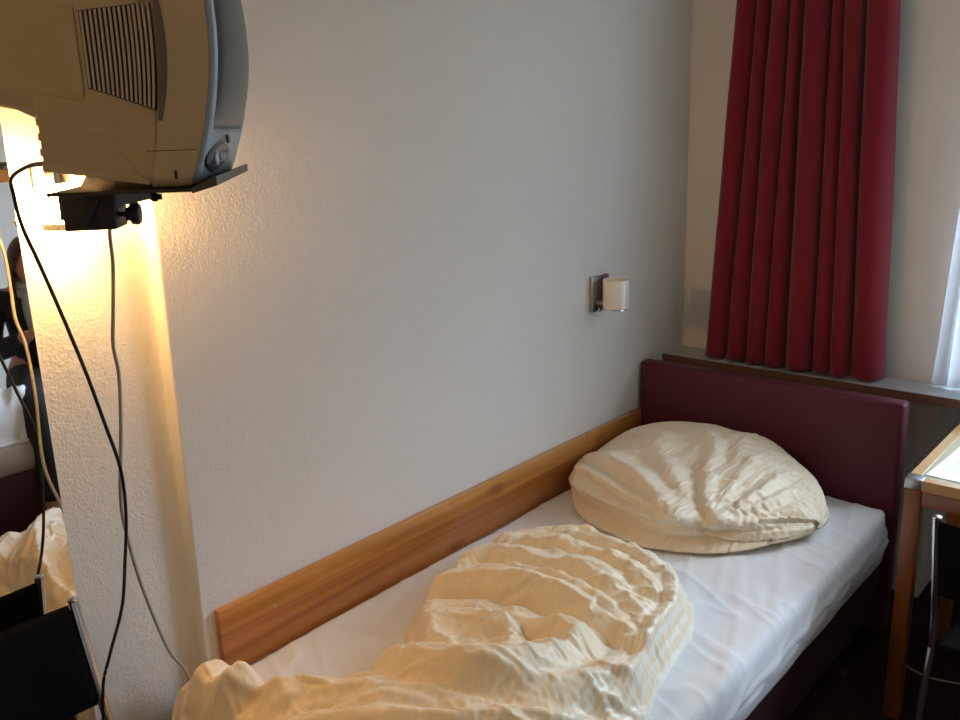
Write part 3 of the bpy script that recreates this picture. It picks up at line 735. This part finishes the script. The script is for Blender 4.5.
# side ventilation field on both flanks: curved slats over a dark recess
for sgn in (1, -1):
    ya = -.1065; ns = 15
    zlo = lambda t: .121-.028*t; zhi = lambda t: .207+.006*t
    yat = lambda t, z: ya*(1-t)+(ysm(z)-.003)*t
    def add_strip(bm, R_):
        R = [[bm.verts.new(p) for p in r] for r in R_]
        for i in range(len(R)-1):
            for k in range(4): bm.faces.new([R[i][k], R[i][(k+1) % 4], R[i+1][(k+1) % 4], R[i+1][k]])
        bm.faces.new(R[0][::-1]); bm.faces.new(R[-1])
    def strip(t0, t1, o0, o1, za=0.0, m=14):
        out = []
        for j in range(m+1):
            tm = (t0+t1)/2; z = zlo(tm)-za+(zhi(tm)-zlo(tm)+2*za)*j/m; a, b = yat(t0, z), yat(t1, z)
            out.append([(sgn*(flank(y, z)+o_), y, z) for y, o_ in ((a, o0), (b, o0), (b, o1), (a, o1))])
        return out
    bm = bmesh.new()
    for i in range(ns):
        R0 = strip(i/ns, (i+1.001)/ns, -.003, .0012+(.0025 if i > 10 else 0), .001); add_strip(bm, R0)
    bm_obj('vent_recess', bm, M['tv_dark'], tv)
    for i in range(ns):
        bm = bmesh.new(); add_strip(bm, strip((i+.28)/ns, (i+.80)/ns, -.001, .0040+(.0025 if i > 10 else 0))); bm_obj('vent_slat', bm, M['tv_rib'], tv)
    # darker crescent just in front of the seam
    bm = bmesh.new(); rg = []
    for j in range(17):
        f = j/16; z = .080+(.225-.080)*f; w = .002+.0085*math.sin(PI*min(1, f*.75+.1)); y_ = ysm(z)+.0005
        rg.append([(sgn*(hw+o_), y, z) for y, o_ in ((y_, -.002), (y_+w, -.002), (y_+w, .0012), (y_, .0012))])
    add_strip(bm, rg); bm_obj('vent_trim', bm, M['tv_trim'], tv)
    # raised flank panel behind the vents
    V = [(-.1110, .108), (-.1110, .214), (-.140, .213), (-.182, .204), (-.182, .148), (-.150, .128)]
    V = [(sgn*(flank(y, z)+.0022), y, z) for y, z in V]; b2 = [(x-sgn*.010, y, z) for x, y, z in V]
    n = len(V); bm = bmesh.new(); a_ = [bm.verts.new(p) for p in V]; c_ = [bm.verts.new(p) for p in b2]
    bm.faces.new(a_); bm.faces.new(c_[::-1])
    for i in range(n): bm.faces.new([a_[i], a_[(i+1) % n], c_[(i+1) % n], c_[i]])
    bmesh.ops.bevel(bm, geom=list(bm.edges), offset=.0018, segments=2, affect='EDGES'); bm_obj('flank_panel', bm, M['tv'], tv, angle=35)
# seam lines
for sgn in (1, -1): box('seam', (sgn*hw-.0004, -.044, .0445), (sgn*hw+.0004, .0160, .0453), M['tv_dark'], tv)
for sgn in (1, -1): box('latch', (sgn*(hw-.004), -.038, .010), (sgn*(hw+.0012), -.014, .020), M['tv'], tv, .001); box('latch_slot', (sgn*(hw-.004), -.0138, .011), (sgn*(hw+.0006), -.0105, .021), M['tv_dark'], tv)
# silver front bezel
oz0, oz1, ox = .066, TVH-.024, hw-.011
ff = lambda z: fb(z)
bez = [rrect(hw-.0012, .001, TVH-.001, .018, .0002, ff), rrect(hw-.0018, .002, TVH-.002, .018, .005, ff), rrect(hw-.0040, .0045, TVH-.0045, .018, .0080, ff), rrect(ox+.002, oz0-.002, oz1+.002, .016, .0095, ff), rrect(ox, oz0, oz1, .014, .008, ff), rrect(ox-.002, oz0+.002, oz1-.002, .014, .004, ff)]
loft('front_bezel', bez, M['bezel'], tv, False, True)
# picture tube
V = []; g = 24
for i in range(g+1):
    for j in range(g+1):
        a, b = -1+2*i/g, -1+2*j/g; x = a*(ox-.003); z = (oz0+oz1)/2+b*(oz1-oz0-.006)/2
        V.append((x, ff(z)+.004+.020*(1-a*a)**.6*(1-b**4)**.6, z))
F = grid_faces(g+1, g+1); off = (g+1)**2
V2 = [(x, .004+ff(z), z) for x, y, z in V]
F2 = [tuple(i+off for i in f[::-1]) for f in F]
per = [i*(g+1) for i in range(g+1)]+[g*(g+1)+j for j in range(1, g+1)]+[i*(g+1)+g for i in range(g-1, -1, -1)]+[j for j in range(g-1, 0, -1)]
S = [(per[k], per[(k+1) % len(per)], per[(k+1) % len(per)]+off, per[k]+off) for k in range(len(per))]
mesh_obj('screen', V+V2, F+F2+S, M['crt'], tv)
# control oval low on the near side of the front
bm = bmesh.new(); cxp, czp = hw-.120, .033; R1 = []; 
for k in range(40):
    a = 2*PI*k/40; dx = math.cos(a); dz = math.sin(a)
    x = cxp+.112*dx; z = czp+.020*dz*(1-.25*abs(dx))
    R1.append((x, z))
lo = [bm.verts.new((x, ff(z)+.006, z)) for x, z in R1]; up = [bm.verts.new((x, ff(z)+.0105, z)) for x, z in R1]; ct = [bm.verts.new((cxp+(x-cxp)*.9, ff(z)+.0130, czp+(z-czp)*.88)) for x, z in R1]
for r0, r1 in ((lo, up), (up, ct)):
    for k in range(40): bm.faces.new([r0[k], r0[(k+1) % 40], r1[(k+1) % 40], r1[k]])
bm.faces.new(ct); bm.faces.new(lo[::-1])
panel = bm_obj('control_panel', bm, M['tvpanel'], tv, angle=40)
for bx, br in ((hw-.058, .0105), (hw-.100, .007), (hw-.126, .007), (hw-.152, .007), (hw-.178, .007)):
    lathe('button', [(0, 0), (br, 0), (br, .005), (br*.8, .0068), (0, .007)], M['bezel'], panel, 24, Matrix.Translation((bx, ff(.033)+.0110, .033)) @ Matrix.Rotation(-PI/2, 4, 'X'))
lathe('power_lens', [(0, 0), (.006, 0), (.006, .003), (0, .004)], M['blackplastic'], tv, 20, Matrix.Translation((hw-.165, ff(.055)+.0115, .055)) @ Matrix.Rotation(-PI/2, 4, 'X') @ Matrix.Scale(2.0, 4, (1, 0, 0)))

# ------------------------------------------------------------------ wall bracket
br_ = thing('television_bracket', 'dark steel television bracket with tray, arm and clamp knob fixed to the wall', 'bracket'); br_.matrix_world = tvm()
T = tv.matrix_world.inverted()
TW = hw+.008
tr_ = box('tray', (-hw+.002, -.165, -.0055), (hw-.002, .008, -.0006), M['steel_dark'], br_, .001)
# upturned front lip
bm = bmesh.new(); pr = [(.006, -.0070), (.036, .0015), (.036, .0125), (.033, .0125), (.004, -.001)]
lo = [bm.verts.new((-TW, y, z)) for y, z in pr]; hi_ = [bm.verts.new((TW, y, z)) for y, z in pr]; k_ = len(pr)
bm.faces.new(lo[::-1]); bm.faces.new(hi_)
for i in range(k_): bm.faces.new([lo[i], lo[(i+1) % k_], hi_[(i+1) % k_], hi_[i]])
bm_obj('tray_lip', bm, M['lip'], br_)
TI = tvm().inverted()
def W_(o): o.parent = br_; o.matrix_parent_inverse = TI; return o
# swivel box under the tray (tray frame: x lateral, y forward, z up)
lx = TVW/2-.15
bx = box('swivel_box', (lx-.035, -.182, -.058), (lx+.035, -.116, -.006), M['steel_dark'], br_, .002)
box('box_flange', (lx-.033, -.190, -.044), (lx+.020, -.182, -.010), M['steel_dark'], br_, .001)
# blue-grey tapered arm that carries the tray front
bm = bmesh.new(); pr = [(-.116, -.006), (-.070, -.006), (-.070, -.020), (-.116, -.030)]
lo = [bm.verts.new((lx-.025, y, z)) for y, z in pr]; hi_ = [bm.verts.new((lx+.025, y, z)) for y, z in pr]
bm.faces.new(lo[::-1]); bm.faces.new(hi_)
for i in range(4): bm.faces.new([lo[i], lo[(i+1) % 4], hi_[(i+1) % 4], hi_[i]])
bm_obj('tray_arm', bm, M['steel_grey'], br_)
Mb = Matrix.Translation((lx+.02, -.068, -.018)) @ Matrix.Rotation(-PI/2, 4, 'X')
lathe('bolt', [(0, 0), (.007, 0), (.007, .006), (.0045, .006), (.0045, .012), (0, .012)], M['blackplastic'], br_, 6, Mb)
lathe('bolt', [(0, 0), (.005, 0), (.005, .008), (0, .008)], M['brushed'], br_, 12, Matrix.Translation((lx+.02, -.071, -.018)) @ Matrix.Rotation(-PI/2, 4, 'X'))
Mk = Matrix.Translation((lx+.01, -.116, -.040)) @ Matrix.Rotation(-PI/2, 4, 'X')
lathe('clamp_knob', [(0, 0), (.0035, 0), (.0035, .008), (.009, .009), (.010, .014), (.014, .016), (.0155, .020), (.0155, .024), (.013, .0275), (0, .029)], M['blackplastic'], br_, 28, Mk)
# lever seen on the side of the box
tube('lever', [(lx+.037, -.136, -.018), (lx+.038, -.154, -.054)], .003, M['blackplastic'], br_, 8, 1, False)
# arm from the swivel box to the wall plate (world coordinates)
bxw = tvm() @ Vector((lx-.02, -.16, -.020))
bm = bmesh.new(); add_box(bm, (0, -.016, -.016), (1, .016, .010), .002)
tgt = Vector((-.038, .885, 1.640)); dv = tgt-bxw; L_ = dv.length
Ma = Matrix.Translation(bxw) @ dv.to_track_quat('X', 'Z').to_matrix().to_4x4() @ Matrix.Diagonal((L_, 1, 1, 1))
bmesh.ops.transform(bm, matrix=Ma, verts=bm.verts); W_(bm_obj('wall_arm', bm, M['steel_dark'], None))
W_(box('wall_plate', (-.0445, .85, 1.60), (-.036, .925, 1.72), M['steel_dark'], None, .002))

# ------------------------------------------------------------------ lit wall lamp beneath the television
lamp = thing('wall_lamp', 'lit lamp with a ribbed glass rim on the wall beneath the television', 'wall lamp', (-.045, .772, 1.573))
box('back_plate', (.0005, -.026, .030), (.010, .026, .075), M['frame'], lamp, .003)
lathe('bulb_glass', [(0, -.028), (.012, -.027), (.022, -.018), (.025, 0), (.022, .018), (.013, .030), (0, .033)], M['lamp_glow'], lamp, 40, Matrix.Translation((.066, 0, .010)))
lathe('lamp_socket', [(0, 0), (.014, 0), (.014, .020), (0, .020)], M['chrome'], lamp, 24, Matrix.Translation((.066, 0, .045)))
tube('lamp_arm', [(.010, 0, .058), (.066, 0, .060)], .006, M['chrome'], lamp, 12, 1, False)
bm = bmesh.new(); ns = 56
rg = []
for z, r in ((-.038, .040), (-.026, .0445), (-.026, .0420), (-.036, .0375)):
    rg.append([(.066+(r+.0010*(k % 2))*math.cos(2*PI*k/ns), (r+.0010*(k % 2))*math.sin(2*PI*k/ns), z) for k in range(ns)])
R_ = [[bm.verts.new(p) for p in r] for r in rg]
for i in range(4):
    for k in range(ns): bm.faces.new([R_[i][k], R_[i][(k+1) % ns], R_[(i+1) % 4][(k+1) % ns], R_[(i+1) % 4][k]])
bm_obj('ribbed_glass_rim', bm, M['lamp_rim'], lamp)
for a in (0, 1, 2): 
    an = a*2*PI/3+PI; tube('rim_wire', [(.066+.041*math.cos(an), .041*math.sin(an), -.028), (.066+.013*math.cos(an), .013*math.sin(an), .050)], .0012, M['chrome'], lamp, 6, 1, False)

# ------------------------------------------------------------------ cables
def cable(name, pts, r, m, label):
    o = tube(name, pts, r, m, None, 10, 10); return tag(o, label, 'cable')
cable('power_cable', [(.42, .57, 1.665), (.33, .585, 1.660), (.25, .592, 1.642), (.22, .603, 1.614), (.2, .616, 1.565), (.18, .643, 1.496), (.17, .671, 1.405), (.16, .701, 1.299), (.15, .728, 1.187), (.14, .75, 1.089), (.14, .748, .998),
      (.135, .736, .906), (.135, .717, .814), (.13, .682, .724), (.12, .663, .652), (.10, .66, .50), (.07, .68, .25), (.05, .72, .012)], .0032, M['cable_black'],
      'black power cable hanging from behind the television down past the chair')
cable('aerial_cable', [(.42, .70, 1.618), (.30, .735, 1.600), (0.22, 0.752, 1.551),(0.19, 0.763, 1.48),(0.175, 0.76, 1.399),(0.165, 0.756, 1.334),(0.155, 0.764, 1.274),(0.14, 0.761, 1.166),(0.125, 0.749, 1.024),(0.105, 0.762, 0.93),(0.085, 0.784, 0.826),(0.06, 0.817, 0.711),(0.035, 0.853, 0.606),(0.02, 0.894, 0.526), (.004, .92, .40), (-.01, .93, .20), (-.02, .93, .012)], .0034, M['cable_grey'],
      'pale grey aerial cable hanging from the television bracket down to the bed corner')
cable('floor_cable', [(.99, 2.93, .02), (1.0, 2.80, .0055), (1.12, 2.72, .0055), (1.30, 2.76, .0055), (1.48, 2.70, .0055), (1.62, 2.88, .0055)], .003, M['cable_grey'], 'thin pale cable lying on the dark floor under the desk')

# ------------------------------------------------------------------ second bed and the seated person, seen in the mirror
b2 = thing('bed', 'second bed with dark red box base, seen only in the wall mirror', 'bed', (2.50, 1.65, 0))
o = box('bed_base', (-.46, -1.15, .06), (.46, 1.05, .335), M['base2'], b2, .01)
for a in (-.38, .38):
    for b in (-1.05, .95): box('leg', (a-.03, b-.03, 0), (a+.03, b+.03, .06), M['blackplastic'], b2)
m2 = tag(mattress('mattress', 2.03, 2.97, .50, 2.70, .336, .470, M['mat2'], 30, 50, False, .05), 'beige mattress of the second bed, seen in the wall mirror', 'mattress')
# white duvet heaped on it
xs = np.linspace(2.015, 2.66, 110); ys = np.linspace(.56, 1.80, 180); X, Y = np.meshgrid(xs, ys, indexing='ij')
D = sdf_poly(X, Y, [(2.04, .62), (2.03, 1.0), (2.045, 1.3), (2.06, 1.52), (2.12, 1.62), (2.22, 1.58), (2.30, 1.46), (2.5, 1.40), (2.62, 1.2), (2.62, .70), (2.4, .6)])+.02*(vnoise(X, Y, 9, 9, 71)-.5)
ed = np.clip(D/.10, 0, 1); h = np.sqrt(np.clip(1-(1-ed)**2, 0, 1))*(.11+.10*vnoise(X, Y, 4, 4, 72)+.06*np.clip((X-2.1)/.4, 0, 1))
n1 = vnoise(X+.4*Y, Y-.5*X, 9, 14, 73); h += .03*(1-np.abs(2*n1-1))**2*ed
Z = np.where(D < 0, .455, .466+h)
V = np.stack([X, Y, Z], -1).reshape(-1, 3); keep = (D > -.012).reshape(-1); F = [f for f in grid_faces(110, 180) if all(keep[list(f)])]
us_ = sorted({i for f in F for i in f}); mp = {a: b for b, a in enumerate(us_)}; Vt = [tuple(V[i]) for i in us_]; n0 = len(Vt)
Ft = [tuple(mp[i] for i in f) for f in F]; ec = {(a, b) for f in Ft for a, b in zip(f, f[1:]+f[:1])}
Vb = [(x, y, .4665) for x, y, z in Vt]; Ft2 = [tuple(i+n0 for i in f[::-1]) for f in Ft]; Sd = [(b, a, a+n0, b+n0) for a, b in ec if (b, a) not in ec]
d2 = mesh_obj('duvet', Vt+Vb, Ft+Ft2+Sd, mat('white_cotton_duvet', (.80, .80, .80), .7, sheen=.2)); tag(d2, 'white rumpled duvet on the second bed, seen in the wall mirror', 'duvet')

def skin_mesh(chains, levels=2, rootchain=0):
    """chains: lists of (co, radius or (rx, ry)); joined where coordinates repeat. Returns a mesh from a Skin modifier."""
    verts, rad, edges, key = [], [], [], {}
    def vid(p, r):
        k = tuple(round(c, 4) for c in p)
        if k not in key: key[k] = len(verts); verts.append(p); rad.append(r if isinstance(r, tuple) else (r, r))
        return key[k]
    for ch in chains:
        ids = [vid(p, r) for p, r in ch]
        for a, b in zip(ids, ids[1:]): edges.append((a, b))
    me = bpy.data.meshes.new('tmp'); me.from_pydata([tuple(v) for v in verts], edges, []); me.update()
    o = bpy.data.objects.new('tmp', me); C.objects.link(o)
    sk = o.modifiers.new('s', 'SKIN'); sk.use_smooth_shade = True
    for i, r in enumerate(rad):
        me.skin_vertices[0].data[i].radius = r; me.skin_vertices[0].data[i].use_root = (i == 0)
    ss = o.modifiers.new('u', 'SUBSURF'); ss.levels = levels; ss.render_levels = levels
    dg = bpy.context.evaluated_depsgraph_get(); dg.update()
    out = bpy.data.meshes.new_from_object(o.evaluated_get(dg)); bpy.data.objects.remove(o); bpy.data.meshes.remove(me)
    return out
def finger(base, d, up, L, r, bendk=.5):
    """chain of four joints that curls towards -up."""
    p = Vector(base); d = Vector(d).normalized(); up = Vector(up).normalized(); ch = [(tuple(p-d*.02), r*1.1), (tuple(p), r)]
    ax = d.cross(up)
    for k, f in enumerate((.45, .31, .24)):
        d = (Matrix.Rotation(-bendk*(.7+.3*k), 3, ax) @ d).normalized(); p = p+d*L*f; ch.append((tuple(p), r*(1-.12*(k+1))))
    return ch
def person():
    # local frame: faces +F (towards the mirror, world -X); built directly in world coordinates
    root = thing('person', 'person in black coat and pale grey scarf seated on the second bed', 'person', (2.52, 1.76, .47))
    ox, oy = 2.52, 1.76
    def p(f, r, z): return (ox-f, oy+r, z if z < .5 else .565+(z-.565)*.90+.012)          # f forwards, r to one side
    pel = p(0, 0, .565); sp = p(.0, 0, .70); ch = p(.02, 0, .86); up = p(.025, 0, .965); nk = p(.045, 0, 1.055); hd0 = p(.065, 0, 1.10)
    chains = [[(pel, (.12, .095)), (sp, (.125, .10)), (ch, (.135, .105)), (up, (.115, .085)), (nk, .050), (hd0, .050)]]
    for s in (-1, 1):
        chains.append([(up, (.115, .085)), (p(.02, s*.155, .975), .056), (p(.06, s*.20, .85), .046), (p(.12, s*.215, .735), .040), (p(.24, s*.13, .80), .033), (p(.315, s*.065, .86), .026)])
        chains.append([(pel, (.13, .11)), (p(.09, s*.095, .555), .088), (p(.30, s*.11, .560), .072), (p(.475, s*.12, .545), .058), (p(.525, s*.12, .36), .052), (p(.545, s*.12, .12), .036), (p(.56, s*.12, .06), .036), (p(.66, s*.13, .035), .030)])
    me = skin_mesh(chains)
    bm = bmesh.new(); bm.from_mesh(me)
    # hands: palm and five fingers each, curled round something held at the chest
    for s in (-1, 1):
        w = Vector(p(.315, s*.065, .86)); d = Vector((-.75, -s*.45, .50)).normalized(); side = Vector((0, -s*.3, .9)); up_ = Vector((-.2, s*.9, .1)).normalized()
        sd = d.cross(up_).normalized(); palm = w+d*.055
        chs = [[(tuple(w-d*.02), .024), (tuple(w+d*.02), (.026, .018)), (tuple(palm), (.036, .016))]]
        for k, L in enumerate((.070, .078, .072, .056)):
            chs_ = finger(palm+d*.018+sd*(.030-.020*k), d+sd*(.18-.12*k), up_, L, .0088, .55)
            m_ = skin_mesh([chs_], 1); bm.from_mesh(m_)
        bm.from_mesh(skin_mesh([finger(w+d*.02+sd*.024, d*.5+sd, up_, .058, .0098, .30)], 1)); bm.from_mesh(skin_mesh(chs, 1))
    # head: shaped ball with brow, nose, lips, chin, ears
    hc = Vector(p(.085, 0, 1.165)); g = 40
    def headpt(th, ph):
        x = math.cos(ph)*math.cos(th); y = math.cos(ph)*math.sin(th); z = math.sin(ph)      # x forward
        r = Vector((x*.096, y*.077, z*.118))
        if z < 0: r.x *= 1-.22*(-z)*(1 if x < 0 else .25); r.y *= 1-.30*(-z)**1.3
        gz = lambda a, b, w, v, k: k*math.exp(-((r.y-a)/w)**2-((r.z-b)/v)**2) if x > 0 else 0
        r.x += gz(0, -.018, .010, .018, .020)+gz(0, .0, .008, .026, .010)          # nose
        r.x -= gz(.031, .010, .016, .012, .009)+gz(-.031, .010, .016, .012, .009)   # sockets
        r.x += gz(0, .030, .05, .010, .004)+gz(0, -.052, .022, .006, .006)+gz(0, -.063, .020, .005, .005)-gz(0, -.0575, .02, .0022, .003)+gz(0, -.095, .022, .016, .008)
        return r
    V, F = [], []; nlat, nlon = 44, 64
    for i in range(nlat+1):
        ph = -PI/2+PI*i/nlat
        for j in range(nlon): r = headpt(2*PI*j/nlon, ph); V.append(hc+Vector((-r.x, r.y, r.z)))
    vs = [bm.verts.new(v) for v in V]
    for i in range(nlat):
        for j in range(nlon): 
            q = [vs[i*nlon+j], vs[i*nlon+(j+1) % nlon], vs[(i+1)*nlon+(j+1) % nlon], vs[(i+1)*nlon+j]]; bm.faces.new(q)
    for s in (-1, 1):
        e = bmesh.ops.create_uvsphere(bm, u_segments=14, v_segments=10, radius=1)['verts']
        bmesh.ops.transform(bm, matrix=Matrix.Translation(hc+Vector((.008, s*.077, -.004))) @ Matrix.Diagonal((.017, .007, .029, 1)), verts=e)
    inv = Matrix.Translation((-2.52, -1.76, -.47))
    def adopt(o): o.parent = root; o.matrix_parent_inverse = inv; return o
    body = adopt(bm_obj('body', bm, M['skin'], None, smooth=True))
    for s in (-1, 1):
        bm = bmesh.new(); e = bmesh.ops.create_uvsphere(bm, u_segments=14, v_segments=10, radius=.0085); bmesh.ops.transform(bm, matrix=Matrix.Translation(hc+Vector((-.0835, s*.031, .010))), verts=bm.verts)
        adopt(bm_obj('eye', bm, M['eye'], None, smooth=True))
    tube_ = adopt(tube('lips', [tuple(hc+Vector((-.089, -.020, -.056))), tuple(hc+Vector((-.098, 0, -.0565))), tuple(hc+Vector((-.089, .020, -.056)))], .004, M['lip_skin'], None, 8))
    # clothes: looser skins over the same skeleton
    ct = [[(pel, (.15, .115)), (sp, (.155, .13)), (ch, (.165, .135)), (up, (.145, .112)), (p(.035, 0, 1.02), (.075, .07))]]
    for s in (-1, 1):
        ct.append([(up, (.145, .112)), (p(.02, s*.158, .980), .074), (p(.06, s*.205, .85), .062), (p(.12, s*.22, .735), .056), (p(.24, s*.13, .80), .048), (p(.285, s*.09, .83), .042)])
    m_ = skin_mesh(ct); m_.materials.clear(); m_.materials.append(M['coat']); o = bpy.data.objects.new('coat', m_); C.objects.link(o); adopt(o)
    tr = []
    for s in (-1, 1): tr.append([(pel, (.115, .10)), (p(.09, s*.095, .560), .100), (p(.30, s*.11, .565), .085), (p(.475, s*.12, .545), .072), (p(.527, s*.12, .36), .063), (p(.545, s*.12, .13), .050)])
    m_ = skin_mesh(tr); m_.materials.clear(); m_.materials.append(M['coat']); o = bpy.data.objects.new('trousers', m_); C.objects.link(o); adopt(o)
    for s in (-1, 1):
        m_ = skin_mesh([[(p(.535, s*.12, .13), .052), (p(.545, s*.12, .055), .050), (p(.61, s*.125, .045), .044), (p(.69, s*.13, .035), .034)]]); m_.materials.clear(); m_.materials.append(M['blackplastic']); o = bpy.data.objects.new('boot', m_); C.objects.link(o); adopt(o)
    # scarf: two loops and hanging ends
    bm = bmesh.new()
    for dz, rr in ((0, .075), (.030, .068)):
        pts = [(ox-.05+rr*1.05*math.cos(a), oy+rr*math.sin(a), p(0, 0, 1.035)[2]+dz-.018*math.cos(a+PI)) for a in [2*PI*k/14 for k in range(15)]]
        add_tube(bm, pts, .026, 12, 4)
    add_tube(bm, [p(.115, .02, 1.03), p(.155, .03, .96), p(.185, .035, .88), p(.20, .03, .80)], .030, 12, 5)
    add_tube(bm, [p(.115, -.03, 1.03), p(.160, -.04, .95), p(.190, -.035, .86)], .028, 12, 5)
    adopt(bm_obj('scarf', bm, M['scarf'], None, smooth=True))
    # hair: cap with a fringe parting, falling to the shoulders
    V, F = [], []; nlat, nlon = 40, 56
    for i in range(nlat+1):
        t = i/nlat; ph = PI/2-t*PI*.62
        for j in range(nlon):
            th = 2*PI*j/nlon; fr = math.cos(th)
            # face opening
            lim = .62 if fr < .35 else .62-(fr-.35)/.65*.36
            ph2 = PI/2-t*PI*lim; x = math.cos(ph2)*fr; y = math.cos(ph2)*math.sin(th); z = math.sin(ph2)
            r = Vector((x*.112, y*.094, z*.134)); 
            if fr < .35 and t > .62: r.z -= (t-.62)*.42; r.x *= 1+.12*(t-.62); r.y *= 1+.25*(t-.62)
            w = .0035*noise.noise(Vector((th*5, z*2, 0))); V.append(hc+Vector((-r.x-w*x, r.y+w*y, r.z)))
    me = bpy.data.meshes.new('hair'); F = [(i*nlon+j, i*nlon+(j+1) % nlon, (i+1)*nlon+(j+1) % nlon, (i+1)*nlon+j) for i in range(nlat) for j in range(nlon)]
    o = mesh_obj('hair', V, F, M['hair']); so = o.modifiers.new('t', 'SOLIDIFY'); so.thickness = .012; so.offset = -1; adopt(o)
    root.rotation_euler[2] = math.radians(14); root.location.z += .03
    return root
person()

# ------------------------------------------------------------------ light
w = bpy.data.worlds.new('sky'); bpy.context.scene.world = w; w.use_nodes = True; bg = w.node_tree.nodes['Background']
bg.inputs[1].default_value = SKY
wt = w.node_tree; wc = wt.nodes.new('ShaderNodeTexCoord'); wx_ = wt.nodes.new('ShaderNodeSeparateXYZ'); wt.links.new(wc.outputs['Generated'], wx_.inputs[0])
wr = wt.nodes.new('ShaderNodeValToRGB'); wt.links.new(wx_.outputs['Z'], wr.inputs['Fac'])   # overcast sky: brighter overhead, dull ground and houses below
e = wr.color_ramp.elements; e[0].position = 0.0; e[0].color = (.13, .14, .14, 1); e[1].position = .07; e[1].color = (.30, .36, .46, 1)
q = e.new(.28); q.color = (.68, .82, 1.05, 1); q = e.new(.7); q.color = (1.5, 1.8, 2.25, 1)
wt.links.new(wr.outputs['Color'], bg.inputs[0])
pl = bpy.data.lights.new('window_portal', 'AREA'); pl.shape = 'RECTANGLE'; pl.size = WX1-WX0; pl.size_y = WZ1-WZ0; pl.cycles.is_portal = True
po = bpy.data.objects.new('window_portal', pl); C.objects.link(po); po.location = ((WX0+WX1)/2, Y1+.29, (WZ0+WZ1)/2); po.rotation_euler = (-PI/2, 0, 0)

cl = thing('fill_light', 'added warm fill light overhead at the back of the room', 'fill light', (1.35, -1.15, 2.52))  # invented, unseen fixture behind the camera, added to warm the television and duvet
lathe('fill_base', [(0, -.012), (.10, -.012), (.10, -.0005), (0, -.0005)], M['frame'], cl, 40)
lathe('lamp_shade', [(0, -.085), (.06, -.080), (.10, -.062), (.125, -.035), (.13, -.0125), (0, -.0125)], mat('warm_fill_glow', (.9, .85, .75), .4, emit=(1, .66, .32), estr=FILL), cl, 40)  # glowing bowl of the added fill light
# ------------------------------------------------------------------ camera
cam = bpy.data.cameras.new('camera'); cam.sensor_width = 36; cam.lens = 897/960*36; cam.clip_start = .02
co = bpy.data.objects.new('camera', cam); C.objects.link(co); bpy.context.scene.camera = co
r = ((0.75889395, 0.14393172, -0.63510915), (0.65055509, -0.2114304, 0.72943489), (-0.02929256, -0.96673722, -0.25408877))
mw = Matrix.Identity(4)
for i in range(3): mw[i][0] = r[i][0]; mw[i][1] = -r[i][1]; mw[i][2] = -r[i][2]
mw[0][3], mw[1][3], mw[2][3] = 1.7, 0, 1.7
co.matrix_world = mw
vs = bpy.context.scene.view_settings; vs.view_transform = 'Standard'; vs.look = 'None'; vs.gamma = 1; vs.exposure = EXPO; vs.use_curve_mapping = False
